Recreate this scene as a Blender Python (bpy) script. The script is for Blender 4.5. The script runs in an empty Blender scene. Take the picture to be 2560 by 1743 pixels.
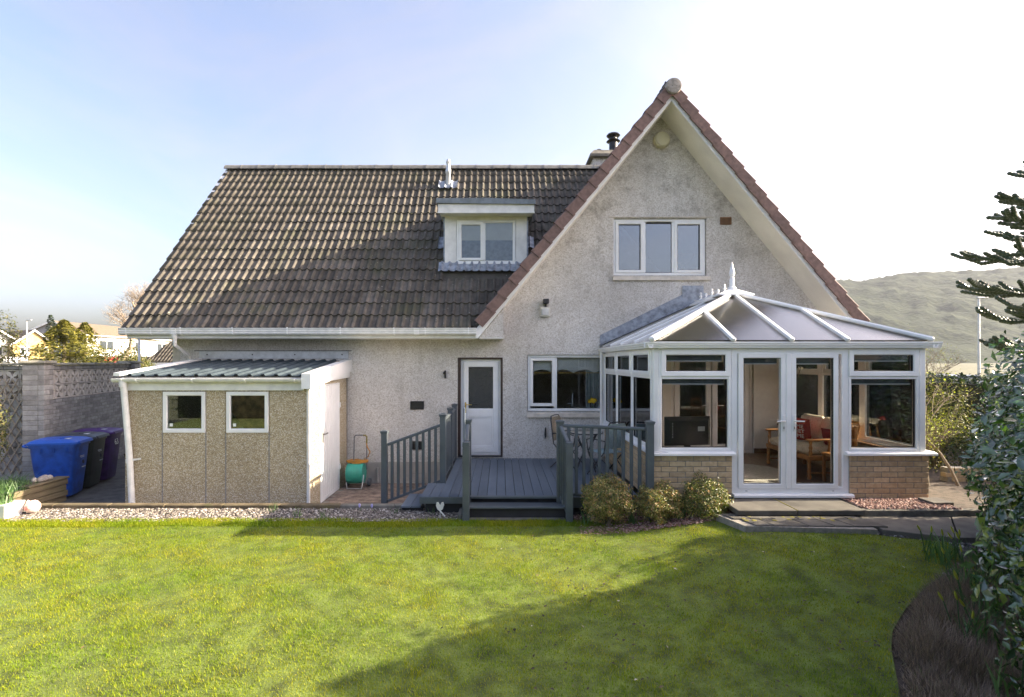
import bpy, bmesh, math, random
import numpy as np
from mathutils import Vector, Matrix
R = math.radians
S = bpy.context.scene
COL = S.collection
random.seed(7)
RNG = np.random.default_rng(11)

# ------------------------------------------------------------------ camera
EYE = 2.235
cam = bpy.data.objects.new('camera', bpy.data.cameras.new('camera'))
COL.objects.link(cam)
cam.location = (0, 0, EYE)
cam.rotation_euler = (R(90), 0, 0)
cam.data.sensor_width = 36
cam.data.lens = 17.86
cam.data.shift_x = 0.0109
cam.data.shift_y = 0.0131
cam.data.clip_start = 0.05
cam.data.clip_end = 6000
S.camera = cam

# ------------------------------------------------------------------ sky and sun
SUN_EL, SUN_AZ = 25.0, 85.4          # azimuth measured from +Y (into the picture) towards +X
W = bpy.data.worlds.new('World'); S.world = W; W.use_nodes = True
wn, wl = W.node_tree.nodes, W.node_tree.links
wn.clear()
wo = wn.new('ShaderNodeOutputWorld'); bg = wn.new('ShaderNodeBackground')
sky = wn.new('ShaderNodeTexSky'); sky.sky_type = 'NISHITA'; sky.sun_disc = False
sky.sun_elevation = R(SUN_EL); sky.sun_rotation = R(SUN_AZ)
sky.altitude = 50; sky.air_density = 1.0; sky.dust_density = 5.0; sky.ozone_density = 1.0
bg.inputs['Strength'].default_value = 0.073
# thin high cloud: a stretched noise in direction space, whiter than the blue behind it
tc = wn.new('ShaderNodeTexCoord'); mp = wn.new('ShaderNodeMapping')
mp.inputs['Scale'].default_value = (1.2, 1.2, 3.2); mp.inputs['Rotation'].default_value = (0.3, 0.5, 0.9)
wl.new(tc.outputs['Generated'], mp.inputs['Vector'])
nz = wn.new('ShaderNodeTexNoise'); nz.inputs['Scale'].default_value = 1.7; nz.inputs['Detail'].default_value = 9
nz.inputs['Roughness'].default_value = 0.6; nz.inputs['Distortion'].default_value = 0.8
wl.new(mp.outputs['Vector'], nz.inputs['Vector'])
rp = wn.new('ShaderNodeValToRGB'); rp.color_ramp.elements[0].position = 0.44; rp.color_ramp.elements[1].position = 0.80
rp.color_ramp.elements[0].color = (0.10, 0.10, 0.10, 1); rp.color_ramp.elements[1].color = (0.62, 0.62, 0.62, 1)
wl.new(nz.outputs['Fac'], rp.inputs['Fac'])
bw = wn.new('ShaderNodeRGBToBW'); wl.new(sky.outputs['Color'], bw.inputs['Color'])
cm = wn.new('ShaderNodeMix'); cm.data_type = 'RGBA'; cm.blend_type = 'MULTIPLY'; cm.inputs['Factor'].default_value = 1
wl.new(bw.outputs['Val'], cm.inputs['A']); cm.inputs['B'].default_value = (1.15, 1.2, 1.28, 1)
mx = wn.new('ShaderNodeMix'); mx.data_type = 'RGBA'
wl.new(rp.outputs['Color'], mx.inputs['Factor']); wl.new(sky.outputs['Color'], mx.inputs['A']); wl.new(cm.outputs['Result'], mx.inputs['B'])
wt = wn.new('ShaderNodeMix'); wt.data_type = 'RGBA'; wt.blend_type = 'MULTIPLY'; wt.inputs['Factor'].default_value = 1; wt.inputs['B'].default_value = (1.02, .965, 1.03, 1)
wl.new(mx.outputs['Result'], wt.inputs['A']); wl.new(wt.outputs['Result'], bg.inputs['Color']); wl.new(bg.outputs['Background'], wo.inputs['Surface'])

sun = bpy.data.objects.new('sun', bpy.data.lights.new('sun', 'SUN')); COL.objects.link(sun)
sd = Vector((math.sin(R(SUN_AZ)) * math.cos(R(SUN_EL)), math.cos(R(SUN_AZ)) * math.cos(R(SUN_EL)), math.sin(R(SUN_EL))))
sun.rotation_euler = sd.to_track_quat('Z', 'Y').to_euler()
sun.location = (20, 2, 12)
sun.data.energy = 3.2; sun.data.angle = R(0.53); sun.data.color = (1.0, 0.86, 0.64)

S.view_settings.view_transform = 'Standard'; S.view_settings.look = 'None'
S.view_settings.gamma = 1; S.view_settings.use_curve_mapping = False
S.view_settings.exposure = 2.52
S.render.engine = 'CYCLES'
S.cycles.max_bounces = 8; S.cycles.transparent_max_bounces = 24
S.cycles.use_denoising = True
S.cycles.caustics_reflective = False; S.cycles.caustics_refractive = False

# ------------------------------------------------------------------ helpers
def fm(o, u, n):
    """local frame: x along u, y along n (inwards), z up, at o"""
    u = Vector(u).normalized(); n = Vector(n).normalized(); z = u.cross(n)
    return Matrix(((u.x, n.x, z.x, o[0]), (u.y, n.y, z.y, o[1]), (u.z, n.z, z.z, o[2]), (0, 0, 0, 1)))

class MB:
    def __init__(s, M=None): s.v = []; s.f = []; s.M = M
    def add(s, vs, fs):
        n = len(s.v)
        s.v += [tuple(s.M @ Vector(p)) for p in vs] if s.M is not None else [tuple(p) for p in vs]
        s.f += [tuple(i + n for i in f) for f in fs]; return s
    def box(s, x0, x1, y0, y1, z0, z1, b=0.0):
        if x0 > x1: x0, x1 = x1, x0
        if y0 > y1: y0, y1 = y1, y0
        if z0 > z1: z0, z1 = z1, z0
        if b <= 0:
            vs = [(x, y, z) for x in (x0, x1) for y in (y0, y1) for z in (z0, z1)]
            return s.add(vs, [(0, 1, 3, 2), (4, 6, 7, 5), (0, 4, 5, 1), (2, 3, 7, 6), (0, 2, 6, 4), (1, 5, 7, 3)])
        b = min(b, (x1 - x0) * .45, (y1 - y0) * .45, (z1 - z0) * .45)
        lo = (x0, y0, z0); hi = (x1, y1, z1); vs = []; ix = {}
        for k in range(8):
            sg = [(k >> a) & 1 for a in range(3)]
            for a in range(3):
                p = []
                for c in range(3):
                    q = hi[c] if sg[c] else lo[c]
                    if c != a: q += -b if sg[c] else b
                    p.append(q)
                ix[(k, a)] = len(vs); vs.append(p)
        fs = []
        for a in range(3):
            o1, o2 = (a + 1) % 3, (a + 2) % 3
            for sgn in (0, 1):
                ks = [(sgn << a) | (i << o1) | (j << o2) for i, j in ((0, 0), (1, 0), (1, 1), (0, 1))]
                fs.append(tuple(ix[(k, a)] for k in ks))
            for i in (0, 1):
                for j in (0, 1):
                    k0 = (i << o1) | (j << o2); k1 = k0 | (1 << a)
                    fs.append((ix[(k0, o1)], ix[(k1, o1)], ix[(k1, o2)], ix[(k0, o2)]))
        for k in range(8): fs.append((ix[(k, 0)], ix[(k, 1)], ix[(k, 2)]))
        return s.add(vs, fs)
    def prism(s, poly, y0, y1):
        """poly of (x,z) extruded along y"""
        n = len(poly)
        vs = [(x, y0, z) for x, z in poly] + [(x, y1, z) for x, z in poly]
        fs = [tuple(range(n)), tuple(range(2 * n - 1, n - 1, -1))] + [(i, (i + 1) % n, n + (i + 1) % n, n + i) for i in range(n)]
        return s.add(vs, fs)
    def prismx(s, poly, x0, x1):
        """poly of (y,z) extruded along x"""
        n = len(poly)
        vs = [(x0, y, z) for y, z in poly] + [(x1, y, z) for y, z in poly]
        fs = [tuple(range(n)), tuple(range(2 * n - 1, n - 1, -1))] + [(i, (i + 1) % n, n + (i + 1) % n, n + i) for i in range(n)]
        return s.add(vs, fs)
    def prismz(s, poly, z0, z1):
        n = len(poly)
        vs = [(x, y, z0) for x, y in poly] + [(x, y, z1) for x, y in poly]
        fs = [tuple(range(n)), tuple(range(2 * n - 1, n - 1, -1))] + [(i, (i + 1) % n, n + (i + 1) % n, n + i) for i in range(n)]
        return s.add(vs, fs)
    def sheet(s, profile, axis_pts):
        """open sheet: profile points (vectors) translated along axis_pts"""
        n = len(profile); vs = []; fs = []
        for a in axis_pts: vs += [tuple(Vector(p) + Vector(a)) for p in profile]
        for j in range(len(axis_pts) - 1):
            for i in range(n - 1): fs.append((j * n + i, j * n + i + 1, (j + 1) * n + i + 1, (j + 1) * n + i))
        return s.add(vs, fs)
    def ring(s, x0, x1, z0, z1, prof):
        """mitred rectangular frame; prof = [(inset, y), ...] closed section"""
        n = len(prof); vs = []
        for cx, cz, ax, az in ((x0, z0, 1, 1), (x1, z0, -1, 1), (x1, z1, -1, -1), (x0, z1, 1, -1)):
            vs += [(cx + ax * i, y, cz + az * i) for i, y in prof]
        fs = []
        for c in range(4):
            d = (c + 1) % 4
            for i in range(n): fs.append((c * n + i, c * n + (i + 1) % n, d * n + (i + 1) % n, d * n + i))
        return s.add(vs, fs)
    def frame(s, x0, x1, z0, z1, w, y0, y1, ch=0.012):
        return s.ring(x0, x1, z0, z1, [(0, y1), (0, y0 + .004), (.004, y0), (w - ch, y0), (w, y0 + ch), (w, y1)])
    def tube(s, pts, r, n=8, cap=True):
        pts = [Vector(p) for p in pts]
        rs = r if isinstance(r, (list, tuple)) else [r] * len(pts)
        t = (pts[1] - pts[0]).normalized()
        a = t.orthogonal().normalized(); vs = []; fs = []
        for i, p in enumerate(pts):
            if i == 0: t = pts[1] - pts[0]
            elif i == len(pts) - 1: t = pts[-1] - pts[-2]
            else: t = (pts[i + 1] - pts[i]).normalized() + (pts[i] - pts[i - 1]).normalized()
            if t.length < 1e-9: t = Vector((0, 0, 1))
            t.normalize(); a = a - t * a.dot(t)
            if a.length < 1e-6: a = t.orthogonal()
            a.normalize(); b = t.cross(a)
            for k in range(n):
                th = 2 * math.pi * k / n
                vs.append(tuple(p + (a * math.cos(th) + b * math.sin(th)) * rs[i]))
        for i in range(len(pts) - 1):
            for k in range(n): fs.append((i * n + k, i * n + (k + 1) % n, (i + 1) * n + (k + 1) % n, (i + 1) * n + k))
        if cap: fs += [tuple(range(n)), tuple(range(len(vs) - 1, len(vs) - n - 1, -1))]
        return s.add(vs, fs)
    def lathe(s, prof, c=(0, 0, 0), n=16, axis='z', cap=True):
        vs = []; fs = []
        for r, h in prof:
            for k in range(n):
                th = 2 * math.pi * k / n; p, q = r * math.cos(th), r * math.sin(th)
                vs.append({'z': (c[0] + p, c[1] + q, c[2] + h), 'y': (c[0] + p, c[1] + h, c[2] + q), 'x': (c[0] + h, c[1] + p, c[2] + q)}[axis])
        for i in range(len(prof) - 1):
            for k in range(n): fs.append((i * n + k, i * n + (k + 1) % n, (i + 1) * n + (k + 1) % n, (i + 1) * n + k))
        if cap: fs += [tuple(range(n)), tuple(range(len(vs) - 1, len(vs) - n - 1, -1))]
        return s.add(vs, fs)
    def bar(s, a, b, w, h, up=(0, 0, 1), bev=0.0):
        """box beam from a to b, w across, h along up"""
        a = Vector(a); b = Vector(b); t = b - a; L = t.length; t.normalize()
        sd_ = t.cross(Vector(up)).normalized(); u = sd_.cross(t).normalized()
        M = Matrix(((t.x, sd_.x, u.x, a.x), (t.y, sd_.y, u.y, a.y), (t.z, sd_.z, u.z, a.z), (0, 0, 0, 1)))
        old = s.M; s.M = M if old is None else old @ M
        s.box(0, L, -w / 2, w / 2, -h / 2, h / 2, bev); s.M = old; return s
    def mesh(s, name, smooth=None, recalc=True):
        me = bpy.data.meshes.new(name); me.from_pydata(s.v, [], s.f)
        if recalc:
            bm = bmesh.new(); bm.from_mesh(me); bmesh.ops.recalc_face_normals(bm, faces=bm.faces); bm.to_mesh(me); bm.free()
        if smooth:
            me.shade_smooth(); me.set_sharp_from_angle(angle=R(smooth))
        return me

def setp(o, label=None, cat=None, group=None, kind=None):
    if label: o['label'] = label
    if cat: o['category'] = cat
    if group: o['group'] = group
    if kind: o['kind'] = kind
    return o
def mw(o):
    if o is None: return Matrix.Identity(4)
    return mw(o.parent) @ o.matrix_parent_inverse @ Matrix.LocRotScale(o.location, o.rotation_euler, o.scale)
def link(o, parent=None):
    COL.objects.link(o)
    if parent is not None:
        o.parent = parent; o.matrix_parent_inverse = mw(parent).inverted()
    return o
def thing(name, label, cat, loc=(0, 0, 0), group=None, kind=None, rz=0):
    o = bpy.data.objects.new(name, None); o.location = loc; o.rotation_euler = (0, 0, rz); o.empty_display_size = .1
    link(o); return setp(o, label, cat, group, kind)
def obj(name, mb, mat, parent=None, smooth=None, recalc=True, **k):
    me = mb.mesh(name, smooth, recalc) if isinstance(mb, MB) else mb
    if mat is not None and len(me.materials) == 0: me.materials.append(mat)
    o = bpy.data.objects.new(name, me); link(o, parent); return setp(o, **k)
def inst(name, me, parent, loc, rot=(0, 0, 0), sc=(1, 1, 1), **k):
    o = bpy.data.objects.new(name, me); o.location = loc; o.rotation_euler = rot; o.scale = sc
    link(o, parent); return setp(o, **k)
def npm(name, V, F, mat, parent=None, rnd=None, smooth=False, **k):
    """big mesh from numpy arrays; rnd = one random number per face"""
    V = np.asarray(V, np.float32).reshape(-1, 3); F = np.asarray(F, np.int32); nf, w = F.shape
    me = bpy.data.meshes.new(name); me.vertices.add(len(V)); me.vertices.foreach_set('co', V.ravel())
    me.loops.add(nf * w); me.loops.foreach_set('vertex_index', F.ravel())
    me.polygons.add(nf); me.polygons.foreach_set('loop_start', np.arange(0, nf * w, w, dtype=np.int32))
    if smooth: me.polygons.foreach_set('use_smooth', np.ones(nf, bool))
    if rnd is not None:
        at = me.attributes.new('rnd', 'FLOAT', 'FACE'); at.data.foreach_set('value', np.asarray(rnd, np.float32))
    me.update(calc_edges=True)
    me.materials.append(mat)
    o = bpy.data.objects.new(name, me); link(o, parent); return setp(o, **k)
def copy_tree(o, loc=None, rz=None, label=None, parent=None):
    c = o.copy(); COL.objects.link(c)
    if parent is not None: c.parent = parent
    if loc is not None: c.location = loc
    if rz is not None: c.rotation_euler = (0, 0, rz)
    if label: c['label'] = label
    for ch in [x for x in KIDS.get(o.name, []) ]: copy_tree(ch, parent=c)
    return c
KIDS = {}
def snap_kids():
    KIDS.clear()
    for o in COL.objects:
        if o.parent is not None: KIDS.setdefault(o.parent.name, []).append(o)
def text_mesh(txt, size, depth=.002, align='CENTER', spacing=1.0):
    cu = bpy.data.curves.new('lettering', 'FONT'); cu.body = txt; cu.size = size; cu.extrude = depth
    cu.align_x = align; cu.align_y = 'CENTER'; cu.space_line = spacing
    o = bpy.data.objects.new('lettering', cu); COL.objects.link(o)
    dg = bpy.context.evaluated_depsgraph_get()
    me = bpy.data.meshes.new_from_object(o.evaluated_get(dg)); bpy.data.objects.remove(o); return me
def sst(a, b, x):
    t = np.clip((x - a) / (b - a), 0, 1); return t * t * (3 - 2 * t)

# ------------------------------------------------------------------ materials
class NT:
    def __init__(s, name):
        s.m = bpy.data.materials.new(name); s.m.use_nodes = True
        s.n = s.m.node_tree.nodes; s.l = s.m.node_tree.links
        s.b = s.n['Principled BSDF']; s.out = s.n['Material Output']; s._pos = None
    def new(s, t): return s.n.new(t)
    def pos(s):
        if s._pos is None: s._pos = s.new('ShaderNodeNewGeometry').outputs['Position']
        return s._pos
    def obj(s): return s.new('ShaderNodeTexCoord').outputs['Object']
    def put(s, v, sock):
        if isinstance(v, bpy.types.NodeSocket): s.l.new(v, sock)
        else: sock.default_value = (*v, 1) if isinstance(v, tuple) and len(v) == 3 and sock.type == 'RGBA' else v
    def noise(s, scale, detail=4, rough=.55, vec=None, sc3=None, dist=0):
        vec = vec or s.pos()
        if sc3:
            mp = s.new('ShaderNodeMapping'); mp.inputs['Scale'].default_value = sc3; s.l.new(vec, mp.inputs['Vector']); vec = mp.outputs['Vector']
        n = s.new('ShaderNodeTexNoise'); n.inputs['Scale'].default_value = scale; n.inputs['Detail'].default_value = detail
        n.inputs['Roughness'].default_value = rough; n.inputs['Distortion'].default_value = dist
        s.l.new(vec, n.inputs['Vector']); return n.outputs['Fac']
    def voro(s, scale, out='Color', vec=None, rand=1.0, feature='F1'):
        n = s.new('ShaderNodeTexVoronoi'); n.feature = feature; n.inputs['Scale'].default_value = scale; n.inputs['Randomness'].default_value = rand
        s.l.new(vec or s.pos(), n.inputs['Vector']); return n.outputs[out]
    def ramp(s, fac, stops, interp='LINEAR'):
        n = s.new('ShaderNodeValToRGB'); cr = n.color_ramp; cr.interpolation = interp
        while len(cr.elements) < len(stops): cr.elements.new(.5)
        for e, (p, c) in zip(cr.elements, stops):
            e.position = p; e.color = (*c, 1) if isinstance(c, tuple) else (c, c, c, 1)
        s.l.new(fac, n.inputs['Fac']); return n.outputs['Color']
    def mix(s, fac, a, b, blend='MIX'):
        n = s.new('ShaderNodeMix'); n.data_type = 'RGBA'; n.blend_type = blend
        s.put(fac, n.inputs['Factor']); s.put(a, n.inputs['A']); s.put(b, n.inputs['B']); return n.outputs['Result']
    def math(s, op, a, b=0.0):
        n = s.new('ShaderNodeMath'); n.operation = op; s.put(a, n.inputs[0]); s.put(b, n.inputs[1]); return n.outputs[0]
    def sep(s, v, k):
        n = s.new('ShaderNodeSeparateXYZ'); s.l.new(v, n.inputs[0]); return n.outputs[k]
    def bump(s, h, strength=.3, dist=.01):
        n = s.new('ShaderNodeBump'); n.inputs['Strength'].default_value = strength; n.inputs['Distance'].default_value = dist
        s.l.new(h, n.inputs['Height']); s.l.new(n.outputs['Normal'], s.b.inputs['Normal']); return s
    def rndo(s): return s.new('ShaderNodeObjectInfo').outputs['Random']
    def rndf(s):
        n = s.new('ShaderNodeAttribute'); n.attribute_name = 'rnd'; return n.outputs['Fac']
    def done(s, col=None, rough=.6, metal=0, spec=None):
        if col is not None: s.put(col, s.b.inputs['Base Color'])
        s.put(rough, s.b.inputs['Roughness']); s.b.inputs['Metallic'].default_value = metal
        if spec is not None: s.b.inputs['Specular IOR Level'].default_value = spec
        return s.m
    def translucent(s, col, fac):
        t = s.new('ShaderNodeBsdfTranslucent'); s.put(col, t.inputs['Color'])
        m = s.new('ShaderNodeMixShader'); m.inputs['Fac'].default_value = fac
        s.l.new(s.b.outputs['BSDF'], m.inputs[1]); s.l.new(t.outputs['BSDF'], m.inputs[2]); s.l.new(m.outputs['Shader'], s.out.inputs['Surface']); return s

def plain(name, c, rough=.5, var=.12, scale=6, metal=0, bump=0, bscale=60, spec=None, orand=0.0):
    t = NT(name); d = tuple(x * (1 - var * 2) for x in c); e = tuple(min(1, x * (1 + var)) for x in c)
    col = t.ramp(t.noise(scale, 6), [(.3, d), (.62, e)])
    if orand:
        k = t.ramp(t.rndo(), [(0, 1 - orand), (1, 1 + orand)]); col = t.mix(1.0, col, k, 'MULTIPLY')
    if bump: t.bump(t.noise(bscale, 3), bump, .01)
    return t.done(col, rough, metal, spec)

M = {}
M['upvc'] = plain('white_upvc', (.88, .88, .87), .28, .035, 3)
M['upvc_old'] = plain('weathered_white_board', (.80, .79, .76), .45, .07, 5)
M['soffit'] = plain('cream_soffit', (.85, .82, .74), .5, .05, 2)
M['gutter'] = plain('white_gutter_plastic', (.76, .76, .74), .3, .06, 9)
M['black'] = plain('black_plastic', (.02, .02, .022), .4, .1)
M['dark_frame'] = plain('brown_door_reveal', (.05, .03, .022), .6, .2)
M['steel'] = plain('brushed_steel', (.55, .56, .57), .3, .1, 20, metal=1)
M['galv'] = plain('galvanised_sheet', (.60, .61, .62), .45, .1, 8, metal=.5)
M['brass'] = plain('brass', (.6, .42, .12), .3, .1, 20, metal=1)
M['handle_white'] = plain('white_handle', (.8, .8, .78), .25, .02)

def glass(name, tint=(.93, .96, .95), refl=1.0, rough=0.0):
    t = NT(name); t.n.remove(t.b)
    tr = t.new('ShaderNodeBsdfTransparent'); tr.inputs['Color'].default_value = (*tint, 1)
    gl = t.new('ShaderNodeBsdfGlossy'); gl.inputs['Roughness'].default_value = rough; gl.inputs['Color'].default_value = (.95, .97, 1, 1)
    fr = t.new('ShaderNodeFresnel'); fr.inputs['IOR'].default_value = 1.52
    f = t.math('MULTIPLY', fr.outputs['Fac'], refl)
    mx_ = t.new('ShaderNodeMixShader'); t.l.new(f, mx_.inputs[0]); t.l.new(tr.outputs[0], mx_.inputs[1]); t.l.new(gl.outputs[0], mx_.inputs[2])
    t.l.new(mx_.outputs[0], t.out.inputs['Surface']); return t.m
M['glass'] = glass('clear_window_glass', (.96, .97, .965), 1.05)
M['glass_up'] = glass('mirror_tinted_glass', (.55, .6, .62), 5.0)
# patterned obscure glass in the back door
t = NT('patterned_obscure_glass')
t.bump(t.voro(34, 'Distance'), .9, .02)
t.b.inputs['Transmission Weight'].default_value = .35
M['glass_obs'] = t.done(t.ramp(t.noise(30, 3), [(.3, (.016, .022, .018)), (.7, (.06, .07, .06))]), .12, 0, .6)
# bronze twin-wall polycarbonate
t = NT('bronze_polycarbonate'); t.n.remove(t.b)
tr = t.new('ShaderNodeBsdfTransparent'); tr.inputs['Color'].default_value = (.68, .63, .55, 1)
tl = t.new('ShaderNodeBsdfTranslucent'); tl.inputs['Color'].default_value = (.50, .45, .36, 1)
gl = t.new('ShaderNodeBsdfGlossy'); gl.inputs['Roughness'].default_value = .16; gl.inputs['Color'].default_value = (.93, .92, .90, 1)
wv = t.new('ShaderNodeTexWave'); wv.bands_direction = 'X'; wv.inputs['Scale'].default_value = 14; t.l.new(t.pos(), wv.inputs['Vector'])
bp = t.new('ShaderNodeBump'); bp.inputs['Strength'].default_value = .25; bp.inputs['Distance'].default_value = .004
t.l.new(wv.outputs['Fac'], bp.inputs['Height']); t.l.new(bp.outputs['Normal'], gl.inputs['Normal'])
m1 = t.new('ShaderNodeMixShader'); m1.inputs[0].default_value = .35; t.l.new(tr.outputs[0], m1.inputs[1]); t.l.new(tl.outputs[0], m1.inputs[2])
fr = t.new('ShaderNodeFresnel'); fr.inputs['IOR'].default_value = 1.58
m2 = t.new('ShaderNodeMixShader'); t.l.new(t.math('MULTIPLY', fr.outputs[0], 1.9), m2.inputs[0]); t.l.new(m1.outputs[0], m2.inputs[1]); t.l.new(gl.outputs[0], m2.inputs[2])
t.l.new(m2.outputs[0], t.out.inputs['Surface']); M['poly'] = t.m

# harling / roughcast
t = NT('roughcast')
v1 = t.sep(t.voro(58), 0)
grain = t.ramp(v1, [(0, (.55, .51, .45)), (.2, (.67, .63, .575)), (.5, (.76, .725, .68)), (.8, (.82, .79, .75)), (1, (.88, .86, .83))])
fine = t.ramp(t.noise(120, 2), [(.3, .84), (.7, 1.12)])
col = t.mix(1.0, grain, fine, 'MULTIPLY')
big = t.ramp(t.noise(.55, 7, .62), [(.36, .80), (.62, 1.05)])
col = t.mix(1.0, col, big, 'MULTIPLY')
z = t.sep(t.pos(), 2)
up = t.new('ShaderNodeMapRange'); up.inputs['From Min'].default_value = 2.6; up.inputs['From Max'].default_value = 5.6; t.l.new(z, up.inputs['Value'])
lich = t.ramp(t.noise(2.3, 8, .72), [(.50, 0.0), (.68, .70)])
col = t.mix(t.math('MULTIPLY', lich, up.outputs[0]), col, (.17, .15, .115))
rust = t.ramp(t.noise(1.1, 8, .7, dist=.4), [(.56, 0.0), (.76, .5)])
col = t.mix(rust, col, (.26, .21, .15))
streak = t.ramp(t.noise(2.2, 6, .65, sc3=(2.6, 2.6, .16)), [(.52, 0.0), (.74, .26)])
col = t.mix(streak, col, (.36, .33, .28))
t.bump(t.math('ADD', v1, t.noise(60, 3)), .8, .012)
M['roughcast'] = t.done(col, .95, 0, .2)
M['plinth'] = plain('smooth_plinth_render', (.44, .41, .37), .9, .12, 3, bump=.15, bscale=70)
M['quoin'] = plain('cream_quoin', (.60, .56, .48), .9, .1, 8, bump=.4, bscale=80)
M['cill'] = plain('cast_stone_cill', (.68, .62, .54), .85, .1, 7, bump=.15, bscale=80)
# concrete roof tiles
t = NT('weathered_concrete_tile')
base = t.ramp(t.noise(5, 8, .65), [(.25, (.06, .055, .047)), (.5, (.105, .094, .08)), (.75, (.155, .138, .117))])
k = t.ramp(t.rndo(), [(0, .72), (.5, .98), (1, 1.30)])
col = t.mix(1.0, base, k, 'MULTIPLY')
col = t.mix(t.ramp(t.noise(1.3, 7, .7), [(.52, 0.0), (.75, .6)]), col, (.075, .085, .04))
col = t.mix(t.ramp(t.noise(22, 3, .5), [(.70, 0.0), (.74, .85)]), col, (.42, .42, .38))
col = t.mix(t.ramp(t.noise(9, 4, .6, sc3=(1, 1.3, 1.3)), [(.71, 0.0), (.76, .6)]), col, (.30, .21, .06))
t.bump(t.noise(70, 4), .5, .006)
M['tile'] = t.done(col, .92, 0, .2)
M['verge'] = plain('brown_verge_tile', (.19, .118, .098), .7, .16, 14, bump=.3, bscale=90, orand=.14)
M['ridgetile'] = plain('grey_ridge_tile', (.15, .15, .145), .85, .2, 10, bump=.3, bscale=80, orand=.1)
M['ballend'] = plain('grey_ridge_end', (.33, .30, .27), .85, .2, 16, bump=.3, bscale=60)
M['lead'] = plain('lead_sheet', (.30, .33, .38), .5, .25, 9, metal=.25, bump=.5, bscale=14)
M['felt'] = plain('grey_roof_felt', (.19, .22, .25), .7, .15, 8, bump=.2, bscale=50)
# exposed aggregate garage panels
t = NT('exposed_aggregate')
v = t.sep(t.voro(88), 0); v2 = t.voro(88, 'Distance')
col = t.ramp(v, [(0, (.27, .20, .11)), (.25, (.40, .31, .18)), (.45, (.52, .42, .27)), (.7, (.61, .52, .36)), (.88, (.70, .63, .50)), (1, (.80, .76, .67))])
col = t.mix(t.ramp(v2, [(.35, 0.0), (.75, .75)]), col, (.26, .21, .14))
col = t.mix(1.0, col, t.ramp(t.noise(1.4, 6), [(.3, .88), (.7, 1.1)]), 'MULTIPLY')
t.bump(v2, -1.0, .012)
M['aggregate'] = t.done(col, .75, 0, .35)
M['joint'] = plain('grey_panel_joint', (.27, .25, .23), .9, .2, 30)
M['shedroof'] = plain('slate_blue_box_profile', (.05, .068, .082), .65, .12, 5, spec=.12)
# decking
t = NT('grey_composite_decking')
col = t.ramp(t.noise(3, 7, .6, sc3=(1, .25, 1)), [(.25, (.10, .13, .17)), (.7, (.18, .215, .26))])
col = t.mix(1.0, col, t.ramp(t.rndo(), [(0, .86), (1, 1.14)]), 'MULTIPLY')
t.bump(t.noise(150, 3, sc3=(1, .1, 1)), .15, .004)
M['deck'] = t.done(col, .5, 0, .4)
M['rail'] = plain('grey_painted_rail', (.09, .108, .122), .42, .1, 4, bump=.06, bscale=120)
# masonry
t = NT('buff_brick')
col = t.ramp(t.noise(18, 6, .6), [(.25, (.40, .295, .175)), (.7, (.56, .44, .285))])
col = t.mix(1.0, col, t.ramp(t.rndo(), [(0, .80), (.5, 1.0), (1, 1.16)]), 'MULTIPLY')
t.bump(t.noise(110, 4), .5, .005); M['brick'] = t.done(col, .9, 0, .2)
M['mortar'] = plain('mortar', (.26, .24, .21), .95, .15, 20, bump=.3, bscale=100)
t = NT('grey_walling_block')
col = t.ramp(t.noise(9, 7, .65), [(.25, (.24, .228, .215)), (.7, (.42, .40, .38))])
col = t.mix(1.0, col, t.ramp(t.rndo(), [(0, .74), (.5, 1.0), (1, 1.22)]), 'MULTIPLY')
t.bump(t.noise(80, 4), .5, .006); M['block'] = t.done(col, .92, 0, .2)
M['screenblock'] = plain('pale_screen_block', (.58, .52, .46), .9, .12, 10, bump=.3, bscale=80, orand=.08)
M['coping'] = plain('mossy_coping', (.33, .31, .25), .92, .25, 6, bump=.4, bscale=40)
M['concrete'] = plain('concrete_kerb', (.17, .16, .135), .92, .28, 5, bump=.5, bscale=40)
M['slab'] = plain('paving_slab', (.115, .105, .088), .85, .2, 4, bump=.25, bscale=70, orand=.12)
M['paver'] = plain('red_grey_block_paver', (.25, .19, .155), .88, .22, 9, bump=.3, bscale=90, orand=.2)
M['moss'] = plain('yellow_moss', (.22, .19, .03), .95, .25, 30, bump=.5, bscale=120)
M['soil'] = plain('dark_soil', (.085, .066, .05), .98, .3, 12, bump=.9, bscale=45)
M['alley'] = plain('dark_tarmac_path', (.105, .10, .095), .9, .2, 6, bump=.4, bscale=120)
M['ground'] = plain('rough_ground', (.10, .10, .05), .98, .3, .8, bump=.4, bscale=8)
t = NT('sleeper_timber')
col = t.ramp(t.noise(6, 8, .65, sc3=(1, .18, 3)), [(.25, (.075, .058, .036)), (.7, (.23, .185, .115))])
col = t.mix(t.ramp(t.noise(5, 5, .6), [(.55, 0.0), (.72, .55)]), col, (.13, .14, .05))
t.bump(t.noise(40, 5, sc3=(1, .15, 3)), .6, .01); M['timber'] = t.done(col, .9, 0, .2)
M['grass_soil'] = plain('lawn_soil', (.11, .145, .025), .98, .3, 5, bump=.8, bscale=60)
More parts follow.
